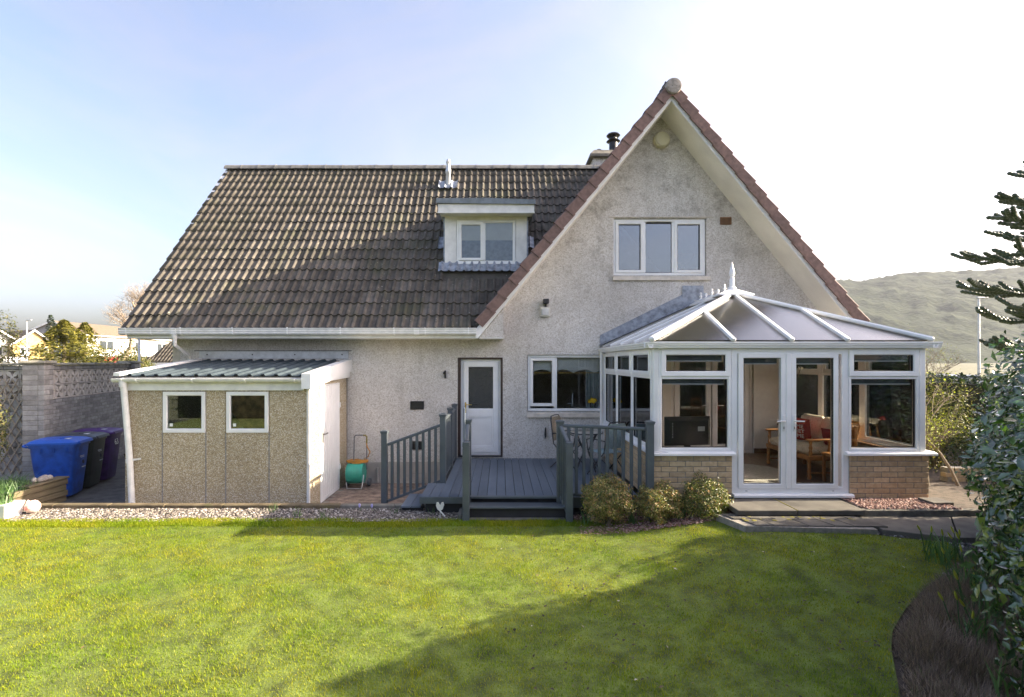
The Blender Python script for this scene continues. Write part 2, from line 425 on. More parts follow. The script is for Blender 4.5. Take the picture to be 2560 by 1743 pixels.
# foliage
def leafmat(name, stops, rough=.45, tr=.25, trc=None, spec=.5):
    t = NT(name); col = t.ramp(t.rndf(), stops)
    t.translucent(t.mix(1.0, col, (trc or (1.3, 1.5, .6)), 'MULTIPLY'), tr); return t.done(col, rough, 0, spec)
t = NT('lawn_blades')
c1 = t.ramp(t.rndf(), [(0, (.14, .205, .012)), (.5, (.225, .285, .015)), (.9, (.315, .34, .022)), (1, (.44, .39, .10))])
c2 = t.mix(1.0, t.ramp(t.noise(1.1, 6, .6), [(.38, (.78, .95, .8)), (.62, (1.26, 1.10, .9))]), t.ramp(t.noise(7, 4, .6), [(.3, .88), (.65, 1.1)]), 'MULTIPLY')
col = t.mix(1.0, c1, c2, 'MULTIPLY'); t.translucent(t.mix(1.0, col, (1.25, 1.3, .6), 'MULTIPLY'), .35); M['blades'] = t.done(col, .75, 0, .12)
M['camellia'] = leafmat('glossy_camellia_leaf', [(0, (.025, .06, .02)), (.6, (.05, .11, .03)), (.92, (.11, .20, .05)), (1, (.20, .26, .05))], .22, .16, spec=1.0)
M['camellia'].node_tree.nodes['Principled BSDF'].inputs['Coat Weight'].default_value = .9
M['camellia'].node_tree.nodes['Principled BSDF'].inputs['Coat Roughness'].default_value = .18
M['azalea'] = leafmat('bronzed_azalea_leaf', [(0, (.07, .10, .025)), (.4, (.18, .20, .05)), (.75, (.40, .34, .12)), (1, (.52, .27, .13))], .38, .2)
M['heather'] = leafmat('brown_heather', [(0, (.11, .08, .06)), (.6, (.25, .185, .135)), (.95, (.40, .30, .22)), (1, (.2, .24, .08))], .85, .15)
M['conifer'] = leafmat('golden_conifer', [(0, (.07, .075, .012)), (.5, (.16, .155, .02)), (1, (.27, .235, .035))], .7, .2)
M['hedge'] = leafmat('dark_hedge_leaf', [(0, (.015, .03, .010)), (.6, (.03, .055, .016)), (1, (.06, .09, .022))], .5, .15)
M['budleaf'] = leafmat('lime_bud', [(0, (.22, .26, .03)), (1, (.45, .47, .07))], .5, .35)
M['brownleaf'] = leafmat('olive_shrub_leaf', [(0, (.06, .075, .018)), (.6, (.12, .125, .03)), (1, (.22, .17, .06))], .6, .25)
M['shoot'] = leafmat('daffodil_leaf', [(0, (.06, .13, .04)), (.85, (.13, .22, .07)), (1, (.30, .32, .05))], .4, .25)
M['monkey'] = leafmat('monkey_puzzle_scale', [(0, (.04, .07, .03)), (.7, (.07, .11, .045)), (1, (.14, .18, .06))], .4, .08)
M['bark'] = plain('bark', (.20, .16, .115), .9, .3, 12, bump=.6, bscale=40)
M['palebark'] = plain('pale_bark', (.36, .29, .22), .85, .2, 12, bump=.5, bscale=40)
# gravel
t = NT('mixed_gravel')
M['gravel'] = t.done(t.ramp(t.rndf(), [(0, (.06, .054, .05)), (.3, (.13, .112, .10)), (.55, (.215, .18, .15)), (.8, (.32, .28, .235)), (1, (.58, .55, .5))]), .7, 0, .3)
t = NT('red_gravel')
M['gravel_red'] = t.done(t.ramp(t.rndf(), [(0, (.10, .06, .05)), (.5, (.28, .15, .12)), (.85, (.42, .27, .22)), (1, (.62, .5, .44))]), .75, 0, .3)
t = NT('grey_gravel')
M['gravel_grey'] = t.done(t.ramp(t.rndf(), [(0, (.045, .045, .05)), (.5, (.13, .125, .13)), (.85, (.24, .21, .20)), (1, (.6, .58, .55))]), .7, 0, .3)
# ------------------------------------------------------------------ ground and lawn
def zl(X, Y):
    return .2 * sst(1.2, 3.2, np.asarray(X, float)) * sst(3.3, 6.0, np.asarray(Y, float))
def interp(x, pts):
    xs = [p[0] for p in pts]; ys = [p[1] for p in pts]; return np.interp(x, xs, ys)
LAWN_TOP = [(-20, 7.20), (-8, 7.20), (-3, 7.24), (-.6, 7.20), (1.0, 7.16), (2.0, 6.96), (2.9, 6.56), (3.5, 6.3), (4.1, 6.14), (4.48, 5.98), (5.08, 5.75), (6, 5.5)]
LAWN_RIGHT = [(-6, 2.0), (0, 2.05), (2.5, 2.25), (3.42, 2.69), (3.62, 2.82), (3.93, 3.02), (4.15, 3.2), (4.46, 3.55), (4.73, 3.92), (5.0, 4.34), (5.3, 4.8), (5.5, 4.97), (5.8, 5.08), (8, 5.2)]
def on_lawn(X, Y):
    return (Y < interp(X, LAWN_TOP)) & (X < interp(Y, LAWN_RIGHT))
def hnoise(x, y, s=1.0, k=0):
    return (np.sin(x * 1.7 * s + 1.3 + k) * np.cos(y * 2.1 * s + .7 * k) + .5 * np.sin(x * 3.9 * s + y * 2.7 * s + k) + .25 * np.sin(x * 7.3 * s - y * 6.1 * s + 2 * k)) / 1.75

def grid_sheet(name, xs, ys, zf, keep, mat, **k):
    X, Y = np.meshgrid(xs, ys); Z = zf(X, Y); V = np.stack([X, Y, Z], -1).reshape(-1, 3); nx = len(xs)
    i, j = np.meshgrid(np.arange(len(xs) - 1), np.arange(len(ys) - 1)); a = (j * nx + i).ravel()
    F = np.stack([a, a + 1, a + nx + 1, a + nx], 1)
    if keep is not None:
        c = V[F].mean(1); F = F[keep(c[:, 0], c[:, 1])]
    return npm(name, V, F, mat, smooth=True, **k)

def zground(X, Y):
    z = np.full(np.shape(X), -.26)
    z = z + 1.1 * sst(17, 45, Y) * sst(-6, -14, X) + 2.6 * sst(45, 90, Y) * sst(-6, -20, X) + 1.3 * sst(100, 200, Y)
    return z - .2 * sst(8, 12, X) * 0
xs = np.concatenate([[-3000, -1200, -500, -200, -100], np.arange(-60, 61, 4), [100, 200, 500, 1200, 3000]])
ys = np.concatenate([[-3000, -800, -200, -80, -30], np.arange(-10, 81, 3), [110, 160, 300, 700, 1500, 3000]])
grid_sheet('ground', xs, ys, zground, None, M['ground'], kind='structure')

def zsoil(X, Y): return zl(X, Y) - .035 + .012 * hnoise(X, Y, 3)
grid_sheet('garden_soil', np.arange(-12, 11.01, .25), np.arange(-9, 7.76, .25), zsoil, None, M['soil'], kind='structure')
def zlawn(X, Y): return zl(X, Y) - .008 + .014 * hnoise(X, Y, .9)
us = 1 - np.linspace(0, 1, 160) ** 1.6; us = us[::-1]
LY = np.arange(-6, 7.27, .04); U_, Y_ = np.meshgrid(us, LY); X2_ = -12 + U_ * (interp(Y_, LAWN_RIGHT) + 12); Y2_ = np.minimum(Y_, interp(X2_, LAWN_TOP))
V = np.stack([X2_, Y2_, zlawn(X2_, Y2_)], -1).reshape(-1, 3); i_, j_ = np.meshgrid(np.arange(len(us) - 1), np.arange(len(LY) - 1)); a_ = (j_ * len(us) + i_).ravel()
F = np.stack([a_, a_ + 1, a_ + len(us) + 1, a_ + len(us)], 1); q_ = V[F]; ar_ = (q_[:, 2, 1] - q_[:, 0, 1]) > 1e-4
npm('lawn', V, F[ar_], M['grass_soil'], smooth=True, kind='structure')

def grass(n, x0, x1, y0, y1, h0, h1, w):
    X = RNG.uniform(x0, x1, n); Y = RNG.uniform(y0, y1, n); k = on_lawn(X + .015, Y) & (np.abs(X) < 2.2 + (Y * 1.05)); X = X[k]; Y = Y[k]; n = len(X)
    Z = zlawn(X, Y) - .004
    # thin over the worn patches
    h = RNG.uniform(h0, h1, n) * (.8 + .35 * hnoise(X, Y, 2.3, 3)); th = RNG.uniform(0, 6.283, n); ln = RNG.uniform(.15, .95, n) * h
    ww = w * RNG.uniform(.6, 1.3, n)
    dx, dy = np.cos(th), np.sin(th); px, py = -dy * ww, dx * ww
    b = np.stack([X, Y, Z], 1)
    p0 = b + np.stack([px, py, 0 * px], 1); p1 = b - np.stack([px, py, 0 * px], 1)
    p2 = b + np.stack([dx * ln, dy * ln, h], 1)
    return np.stack([p0, p1, p2], 1)
tri = np.concatenate([grass(480000, -9, 5.2, 2.9, 7.2, .014, .036, .0026), grass(30000, -9, 5.2, 2.9, 7.2, .024, .042, .0022), grass(60000, -9, 5.2, 6.9, 7.27, .03, .06, .003)])
n = len(tri); npm('lawn_grass', tri.reshape(-1, 3), np.arange(n * 3).reshape(n, 3), M['blades'], rnd=RNG.uniform(0, 1, n),
    kind='stuff', label='short sunlit green lawn grass in front of the house', cat='grass')

# ------------------------------------------------------------------ house
YW = 10.45; XC = 3.29; SL = 1.228                     # front wall plane, gable centre line, gable slope
PITCH = math.atan(SL)
house = thing('house', 'roughcast detached house with steep tiled roof, white dormer and tall front gable', 'house', (0, YW, -.24))

def clip(poly, a, b, c):
    out = []
    for i in range(len(poly)):
        p, q = poly[i], poly[(i + 1) % len(poly)]
        dp, dq = a * p[0] + b * p[1] - c, a * q[0] + b * q[1] - c
        if dp <= 0: out.append(p)
        if (dp < 0 < dq) or (dq < 0 < dp):
            t_ = dp / (dp - dq); out.append((p[0] + t_ * (q[0] - p[0]), p[1] + t_ * (q[1] - p[1])))
    return out
def wallmesh(mb, x0, x1, z0, z1, holes, planes, y0, y1, reveal=True):
    xs = sorted({x0, x1, *[h[0] for h in holes], *[h[1] for h in holes]}); zs = sorted({z0, z1, *[h[2] for h in holes], *[h[3] for h in holes]})
    xs = [x for x in xs if x0 <= x <= x1]; zs = [z for z in zs if z0 <= z <= z1]
    for i in range(len(xs) - 1):
        for j in range(len(zs) - 1):
            cx, cz = (xs[i] + xs[i + 1]) / 2, (zs[j] + zs[j + 1]) / 2
            if any(h[0] < cx < h[1] and h[2] < cz < h[3] for h in holes): continue
            p = [(xs[i], zs[j]), (xs[i + 1], zs[j]), (xs[i + 1], zs[j + 1]), (xs[i], zs[j + 1])]
            for pl in planes: p = clip(p, *pl) if len(p) > 2 else []
            if len(p) < 3: continue
            m = len(p)
            mb.add([(x, y0, z) for x, z in p], [tuple(range(m))]); mb.add([(x, y1, z) for x, z in p], [tuple(range(m - 1, -1, -1))])
    if reveal:
        for a, b, c, d in holes:
            q = [(a, c), (b, c), (b, d), (a, d)]
            for k in range(4):
                (xa, za), (xb, zb) = q[k], q[(k + 1) % 4]
                mb.add([(xa, y0, za), (xb, y0, zb), (xb, y1, zb), (xa, y1, za)], [(0, 3, 2, 1)])
H_DOOR = (-.889, .041, .30, 2.328); H_KW = (.543, 2.153, 1.206, 2.383); H_UW = (2.315, 4.229, 4.012, 5.191); H_CD = (3.5, 5.2, .36, 2.42)
mb = MB()
wallmesh(mb, -6.75, 6.75, -.3, 2.70, [H_DOOR, H_KW, H_CD], [], YW, YW + .3)
wallmesh(mb, -.46, 6.75, 2.70, 7.32, [H_UW], [(-SL, 1, 7.31 - SL * XC), (SL, 1, 7.31 + SL * XC)], YW, YW + .3)
obj('front_wall', mb, M['roughcast'], house, recalc=False)
mb = MB(); mb.box(-6.75, -6.45, YW + .3, 16.6, -.3, 2.7); mb.add([(-6.74, YW, 2.7), (-6.74, 16.6, 2.7), (-6.74, 13.52, 7.2)], [(0, 1, 2)])
obj('side_wall', mb, M['roughcast'], house)
mb = MB(); mb.box(6.45, 6.75, YW + .3, 16.6, -.3, 3.05)
obj('side_wall', mb, M['roughcast'], house)
mb = MB(); mb.box(-6.45, 6.45, 16.3, 16.6, -.3, 3.0)
mb.prism([(-.4, 3.0), (6.9, 3.0), (XC, 7.3)], 16.3, 16.6)
obj('back_wall', mb, M['roughcast'], house)
mb = MB(); mb.box(-6.75, -6.60, YW - .006, YW, -.24, 2.69)
obj('quoin', mb, M['quoin'], house, label='cream painted strip at the left wall corner')
mb = MB(); mb.box(-6.4, 6.4, YW + .31, 16.2, .2, .33)
obj('ground_floor', mb, plain('dark_floor', (.06, .05, .045), .6), house)
mb = MB(); mb.box(-6.4, 6.4, YW + .31, 16.2, 2.55, 2.72)
obj('upper_floor', mb, M['plinth'], house)
mb = MB(); mb.box(-3.12, -.96, YW - .02, YW, -.26, .18, .006)
obj('plinth', mb, M['plinth'], house)

# --- main roof (left): tiles one by one
EY, EZ = 9.74, 2.885; RY, RZ = 13.52, 7.39
P1 = math.atan2(RZ - EZ, RY - EY); c1, s1 = math.cos(P1), math.sin(P1); SLEN = math.hypot(RZ - EZ, RY - EY); NR = 17; GA = SLEN / NR
mb = MB()
def slab(mb, q, nrm, th):
    nrm = Vector(nrm); q = [Vector(p) for p in q]; r = [p - nrm * th for p in q]; m = len(q)
    mb.add(q + r, [tuple(range(m)), tuple(range(2 * m - 1, m - 1, -1))] + [(i, (i + 1) % m, m + (i + 1) % m, m + i) for i in range(m)])
n1 = Vector((0, -s1, c1)); off = n1 * -.035
slab(mb, [Vector((-7.24, EY + .06, EZ + .06 * s1 / c1)) + off, Vector((-.45, EY + .06, EZ + .06 * s1 / c1)) + off, Vector((3.25, RY, RZ)) + off, Vector((-7.24, RY, RZ)) + off], n1, .1)
n2 = Vector((0, s1, c1)); off = n2 * -.035
slab(mb, [Vector((-7.24, RY + .01, RZ)) + off, Vector((3.25, RY + .01, RZ)) + off, Vector((3.25, 17.3, EZ)) + off, Vector((-7.24, 17.3, EZ)) + off], n2, .1)
roof = obj('main_roof', mb, M['tile'], house)
TW = .32
def tile_mesh():
    mb = MB(); prof = []
    for r in range(2):
        o = r * .16
        for x, z in ((0, .004), (.004, 0), (.072, 0), (.080, .006), (.092, .022), (.106, .033), (.122, .037), (.138, .031), (.150, .018), (.157, .006)): prof.append((o + x, z))
    prof.append((.322, .002)); m = len(prof)
    vs = [(x, 0, z - .034) for x, z in prof] + [(x, 0, z) for x, z in prof] + [(x, .41, z) for x, z in prof]
    fs = []
    for k in range(2):
        for i in range(m - 1): fs.append((k * m + i, k * m + i + 1, (k + 1) * m + i + 1, (k + 1) * m + i))
    fs += [(0, m, 2 * m), (m - 1, 3 * m - 1, 2 * m - 1)]
    mb.add(vs, fs); me = mb.mesh('roof_tile', 35, recalc=False); me.materials.append(M['tile']); return me
tme = tile_mesh()
tv = np.array([v.co[:] for v in tme.vertices]); tf = [tuple(p.vertices) for p in tme.polygons]
tf4 = np.array([f if len(f) == 4 else (f[0], f[1], f[2], f[2]) for f in tf]); tf3 = np.array([t_ for f in tf for t_ in ([(f[0], f[1], f[2]), (f[0], f[2], f[3])] if len(f) == 4 else [f])])
cand = []
for r in range(NR):
    for k in range(34):
        X = -7.30 + k * TW; d = r * GA
        y, zz = EY + d * c1, EZ + d * s1
        if X > XC - (7.62 - (zz + .3)) / SL + .25: continue
        ym = y + .17 * c1
        if y < 10.75 and X + .33 > XC - (7.30 - zz) / SL - .05: continue
        if -1.36 < X < .40 and 10.72 < ym < 11.95: continue
        cand.append((r, X, y, zz))
cand.sort(key=lambda t_: (t_[2] ** 2 + t_[1] ** 2))
TILT = R(4.8)
def tile_pose(X, y, zz):
    return (X + random.uniform(-.003, .003), y - s1 * .0 , zz + random.uniform(-.003, .004)), (P1 - TILT + random.uniform(-.012, .012), random.uniform(-.008, .008), random.uniform(-.006, .006))
rest = []
for i, (r, X, y, zz) in enumerate(cand):
    loc, rot = tile_pose(X, y, zz)
    if i < 300: inst('roof_tile', tme, roof, loc, rot)
    else: rest.append((loc, rot))
from mathutils import Euler
def tiles_joined(name, poses, parent):
    V = []; F = []; n0 = 0
    for loc, rot in poses:
        m3 = np.array(rot.to_matrix() if isinstance(rot, Euler) else Euler(rot).to_matrix()); V.append(tv @ m3.T + np.array(loc)); F.append(tf3 + n0); n0 += len(tv)
    return npm(name, np.concatenate(V), np.concatenate(F), M['tile'], parent, kind='stuff')
tiles_joined('roof_tiles_beyond', rest, roof)
# ridge tiles
mb = MB(); pr = [(-.13, -.10), (-.10, -.03), (-.05, .02), (0, .035), (.05, .02), (.10, -.03), (.13, -.10), (.09, -.10), (0, -.01), (-.09, -.10)]
mb.prismx(pr, 0, .458); mb.prismx([(a * 1.08, b * 1.12 + .006) for a, b in pr], .43, .462)
rme = mb.mesh('ridge_tile', 40); rme.materials.append(M['ridgetile'])
for k in range(24): inst('ridge_tile', rme, roof, (-7.31 + k * .445, RY, RZ + .05 + random.uniform(-.004, .004)), (random.uniform(-.02, .02), 0, 0))
# left verge of main roof
mb = MB(); slab(mb, [(-7.31, EY + .05, EZ - .02), (-7.22, EY + .05, EZ - .02), (-7.22, RY, RZ - .02), (-7.31, RY, RZ - .02)], n1, .16)
obj('bargeboard', mb, M['upvc'], house, label='white board along the left roof edge')
mb = MB(); slab(mb, [(-7.22, EY + .1, EZ - .15), (-6.75, EY + .1, EZ - .15), (-6.75, RY, RZ - .15), (-7.22, RY, RZ - .15)], n1, .015)
obj('verge_soffit', mb, M['soffit'], house)

# --- wing roof
wing = obj('wing_roof', MB().add([], []), M['tile'], house) if False else None
mb = MB()
ap = (XC, 7.60)
for sg in (-1, 1):
    u = Vector((sg * math.cos(PITCH), 0, -math.sin(PITCH))); nn = Vector((sg * math.sin(PITCH), 0, math.cos(PITCH)))
    a = Vector((XC, 9.86, ap[1] - .05)); L = 6.15
    q = [a, a + u * L, a + u * L + Vector((0, 7, 0)), a + Vector((0, 7, 0))]
    slab(mb, q, nn, .1)
wing = obj('wing_roof', mb, M['tile'], house)
poses = []
for sg in (-1, 1):
    c, s = math.cos(PITCH), math.sin(PITCH)
    for r in range(18):
        for k in range(21):
            d = r * .345; ex = XC + sg * (6.15 - d) * c; ez = ap[1] - (6.15 - d) * s
            if sg < 0: mat3 = Matrix(((0, c, -s), (-1, 0, 0), (0, s, c))); y0 = 9.84 + (k + 1) * TW
            else: mat3 = Matrix(((0, -c, s), (1, 0, 0), (0, s, c))); y0 = 9.84 + k * TW
            mat3 = mat3 @ Matrix.Rotation(-TILT, 3, 'X')
            poses.append(((ex, y0, ez), mat3.to_euler()))
tiles_joined('roof_tiles', poses, wing)
mb = MB(); pr = [(-.14, -.12), (-.11, -.03), (-.06, .03), (0, .05), (.06, .03), (.11, -.03), (.14, -.12)]
for k in range(15): inst('ridge_tile', rme, wing, (XC, 9.78 + k * .445, ap[1] + .06), (0, 0, R(90)))
# verge units: separate stepped brown caps
def verge_mesh(front):
    mb = MB(); f = front
    vs = []
    for y, g in ((0, .014), (.39, 0)):
        a0 = -f * (.055 + g); a1 = -f * (.022 + g * .5); bk = f * .13
        vs += [(a0, y, -.165), (a0, y, .012 + g), (a0 + f * .02, y, .030 + g), (bk, y, .030 + g), (bk, y, .008 + g), (a1, y, .006), (a1, y, -.165)]
    m = 7; fs = [tuple(range(m)), tuple(range(2 * m - 1, m - 1, -1))] + [(i, (i + 1) % m, m + (i + 1) % m, m + i) for i in range(m)]
    mb.add(vs, fs); me = mb.mesh('verge_tile', 30); me.materials.append(M['verge']); return me
VM = {-1: verge_mesh(-1), 1: verge_mesh(1)}
for sg in (-1, 1):
    c, s = math.cos(PITCH), math.sin(PITCH)
    if sg < 0: m3 = Matrix(((0, c, -s), (-1, 0, 0), (0, s, c))); me = VM[-1]
    else: m3 = Matrix(((0, -c, s), (1, 0, 0), (0, s, c))); me = VM[1]
    m3 = m3 @ Matrix.Rotation(-R(2.7), 3, 'X')
    for r in range(17):
        d = .10 + r * .345
        if sg < 0 and d > 5.75: continue
        ex = XC + sg * (d + .345) * c; ez = 7.635 - (d + .345) * s
        inst('verge_tile', me, wing, (ex, 9.80, ez), m3.to_euler())
mb = MB(); mb.lathe([(.0, -.02), (.10, -.02), (.142, -.012), (.15, .0), (.15, .10)], (XC + .02, 9.70, 7.515), 28, 'y')
be = obj('ridge_end', mb, M['ballend'], wing, 40)
mb = MB()
for sx in (-.045, .045): mb.lathe([(.008, -.003), (.008, .01)], (XC + .02 + sx, 9.68, 7.505), 8, 'y')
obj('fixing_hole', mb, M['black'], wing)
# barge boards and soffit of the gable
def gz(x, top): return top - SL * abs(x - XC)
for sg in (-1, 1):
    xe = -.44 if sg < 0 else 7.25
    p = [(XC, 7.275), (xe, gz(xe, 7.275)), (xe, gz(xe, 7.275) + (.36 if sg < 0 else .2)), (XC, 7.49)]
    if sg < 0: p = [(XC, 7.275), (xe, gz(xe, 7.275)), (xe - .045, gz(xe, 7.275)), (xe - .045, gz(xe, 7.275) + .17), (xe + .16, gz(xe + .16, 7.50)), (XC, 7.50)]
    obj('bargeboard', MB().prism(p, 9.795, 9.82), M['upvc'], house)
    xa = .05 if sg < 0 else xe
    q = [Vector((XC, 9.82, 7.29)), Vector((xe, 9.82, gz(xe, 7.29))), Vector((xe, YW, gz(xe, 7.29))), Vector((XC, YW, 7.29))]
    mb = MB(); slab(mb, q, Vector((sg * math.sin(PITCH), 0, math.cos(PITCH))), .012); obj('gable_soffit', mb, M['soffit'], house)
obj('soffit_box', MB().prism([(-.40, 2.705), (.047, 2.705), (.047, gz(.047, 7.26)), (-.40, gz(-.40, 7.26))], 9.84, YW - .004), M['roughcast'], house, label='roughcast boxed eave return under the gable foot')
obj('soffit_trim', MB().box(-.43, .05, 9.835, YW - .004, 2.690, 2.703), M['upvc'], house)
# eaves: fascia, soffit, gutter
obj('fascia', MB().box(-7.25, -.46, 9.85, 9.875, 2.69, 2.88, .003), M['upvc_old'], house)
obj('eaves_soffit', MB().box(-7.25, -.46, 9.877, YW - .003, 2.695, 2.71), M['soffit'], house)
mb = MB(); gp = [(9.845, 2.885), (9.845, 2.765), (9.80, 2.752), (9.755, 2.765), (9.742, 2.79), (9.748, 2.80), (9.738, 2.835), (9.746, 2.845), (9.732, 2.875), (9.732, 2.888), (9.745, 2.888), (9.752, 2.86), (9.76, 2.79), (9.80, 2.77), (9.835, 2.79), (9.838, 2.885)]
mb.prismx(gp, -7.34, -.47)
gut = obj('gutter', mb, M['gutter'], house)
bmb = MB(); bp_ = [(a - .004 if a < 9.8 else a, b - .004) for a, b in gp[:11]]; bmb.prismx(bp_ + [(9.80, 2.87)], -.012, .012); bmb.box(-.012, .012, 9.73, 9.75, 2.885, 2.900)
bme = bmb.mesh('gutter_bracket'); bme.materials.append(M['upvc'])
for x in (-7.2, -6.72, -6.15, -5.15, -4.1, -3.08, -2.05, -1.45, -.62): inst('gutter_bracket', bme, gut, (x, 0, 0))
for x in (-6.28, -1.62):
    mb = MB(); mb.prismx([(a - .006 if a < 9.8 else a, b - .007) for a, b in gp[:11]] + [(9.80, 2.86)], x - .05, x + .05); obj('gutter_joint', mb, M['upvc'], gut)
mb = MB(); mb.lathe([(.06, .1), (.055, .03), (.038, 0), (.036, -.08)], (-6.29, 9.80, 2.68), 12)
mb.tube([(-6.29, 9.80, 2.62), (-6.30, 9.82, 2.56), (-6.34, 10.28, 2.38), (-6.36, 10.37, 2.32), (-6.36, 10.38, 2.22), (-6.36, 10.38, -.2)], .037, 12)
obj('downpipe', mb, M['gutter'], house, 40)

# --- windows and doors
def window(parent, x0, x1, z0, z1, cols, y=0.0, Mx=None, gm='glass', name='window', fw=.055, sill=None, vent=None, mat='upvc', pane_mats=None, sw=.048):
    """cols = [(xa, xb, za, zb, sash)] clear openings inside the frame"""
    mb = MB(Mx); mb.frame(x0, x1, z0, z1, fw, y, y + .07)
    ys = sorted({round(c[1], 3) for c in cols})
    # mullions / transoms fill between openings
    for i, a in enumerate(cols):
        for b in cols:
            if abs(b[0] - a[1]) < .12 and b[0] > a[1] - .001 and abs(a[2] - b[2]) < .2 and abs(a[3] - b[3]) < .2:
                mb.box(a[1], b[0], y + .002, y + .066, min(a[2], b[2]), max(a[3], b[3]), .004)
            if abs(b[2] - a[3]) < .12 and b[2] > a[3] - .001 and abs(a[0] - b[0]) < .2:
                mb.box(min(a[0], b[0]), max(a[1], b[1]), y + .003, y + .065, a[3], b[2], .004)
    w = obj(name, mb, M[mat], parent)
    for k, (xa, xb, za, zb, sash) in enumerate(cols):
        g = M[pane_mats[k]] if pane_mats else M[gm]
        if sash:
            s_ = MB(Mx); s_.ring(xa - .014, xb + .014, za - .014, zb + .014, [(0, y + .05), (0, y - .010), (.004, y - .016), (sw, y - .016), (sw + .014, y), (sw + .014, y + .05)]); obj('sash', s_, M[mat], w)
            xa, xb, za, zb = xa + sw, xb - sw, za + sw, zb - sw
            bd = MB(Mx); bd.ring(xa - .002, xb + .002, za - .002, zb + .002, [(0, y + .03), (0, y - .003), (.005, y - .003), (.005, y + .03)]); obj('gasket', bd, M['black'], w)
        else:
            bd = MB(Mx); bd.ring(xa - .002, xb + .002, za - .002, zb + .002, [(0, y + .04), (0, y + .016), (.006, y + .016), (.006, y + .04)]); obj('gasket', bd, M['black'], w)
        obj('pane', MB(Mx).box(xa, xb, y + .030, y + .038, za, zb), g, w)
    if vent:
        va, vb, vz = vent; obj('trickle_vent', MB(Mx).box(va, vb, y - .014, y + .0, vz - .008, vz + .008, .004), M[mat], w)
    if sill:
        sx0, sx1, sz0, sz1, pr_ = sill
        obj('sill', MB(Mx).prismx([(y + .05, sz1 + .006), (y - pr_, sz1 - .02), (y - pr_, sz0), (y + .05, sz0)], sx0, sx1), M['cill'], w)
    return w
# kitchen window (frame set back in the wall)
kx0, kx1, kz0, kz1 = H_KW
kw = window(house, kx0 + .012, kx1 - .012, kz0 + .012, kz1 - .008, [(.62, 1.10, 1.335, 2.30, True), (1.16, 2.085, 1.275, 2.315, False)], YW + .045, sill=(.535, 2.185, 1.10, 1.203, .10), vent=(1.0, 1.42, 2.345))
uw = window(house, H_UW[0] + .01, H_UW[1] - .01, H_UW[2] + .01, H_UW[3] - .008, [(2.385, 2.93, 4.09, 5.12, True), (2.99, 3.53, 4.085, 5.10, False), (3.60, 4.155, 4.09, 5.12, True)], YW + .045, gm='glass_up', sill=(2.30, 4.30, 3.91, 4.008, .09), vent=(3.07, 3.45, 5.145))
obj('drip_line', MB().box(2.22, 4.38, YW - .02, YW - .002, 5.205, 5.222, .004), M['cill'], house)
# back door
door = obj('back_door', MB().frame(-.83, -.002, .305, 2.29, .055, YW + .075, YW + .14), M['upvc'], house)
mb = MB(); mb.box(-.887, -.833, YW + .005, YW + .15, .302, 2.325); mb.box(0.0, .039, YW + .005, YW + .15, .302, 2.325); mb.box(-.833, 0.0, YW + .005, YW + .15, 2.293, 2.325)
obj('reveal_lining', mb, M['dark_frame'], door)
dy = YW + .062
mb = MB(); mb.frame(-.775, -.057, .36, 2.235, .105, dy, dy + .05); mb.box(-.67, -.162, dy + .002, dy + .046, 1.10, 1.27, .006)
obj('door_leaf', mb, M['upvc'], door)
obj('door_panel', MB().box(-.672, -.160, dy + .02, dy + .035, .45, 1.11), M['upvc'], door)
obj('door_panel_moulding', MB().frame(-.665, -.167, .47, 1.10, .03, dy + .006, dy + .022), M['upvc'], door)
obj('pane', MB().box(-.672, -.160, dy + .02, dy + .032, 1.26, 2.135), M['glass_obs'], door)
mb = MB(); mb.box(-.745, -.715, dy - .012, dy, 1.18, 1.40, .006); mb.tube([(-.73, dy - .01, 1.355), (-.73, dy - .05, 1.355), (-.72, dy - .055, 1.355), (-.60, dy - .055, 1.352)], .009, 8)
obj('handle', mb, M['brass'], door, 40)
obj('threshold', MB().box(-.885, .038, YW - .03, YW + .14, .285, .303, .004), M['black'], door)

# --- dormer
dx0, dx1, dyf = -1.204, .556, 10.95
dorm = obj('dormer', MB().box(dx0, dx1, dyf, dyf + .06, 4.36, 5.36), M['upvc_old'], house)
dw0, dw1, dz0, dz1 = -.948, .31, 4.335, 5.31
mb = MB()
for x in (dx0, dx1):
    sg = -1 if x < -.3 else 1
    mb.prismx([(dyf + .002, 4.33), (dyf + .002, 5.38), (11.85, 5.38)], x - .02 + sg * .012, x + .02 + sg * .012)
obj('dormer_cheek', mb, M['lead'], dorm)
mb = MB(); mb.box(dx0 - .002, dw0 - .01, dyf - .025, dyf - .001, 4.35, 5.36, .004); mb.box(dw1 + .01, dx1 + .002, dyf - .025, dyf - .001, 4.35, 5.36, .004)
mb.box(dw0 - .009, dw1 + .009, dyf - .022, dyf - .001, 5.285, 5.36)
obj('cladding_board', mb, M['upvc_old'], dorm)
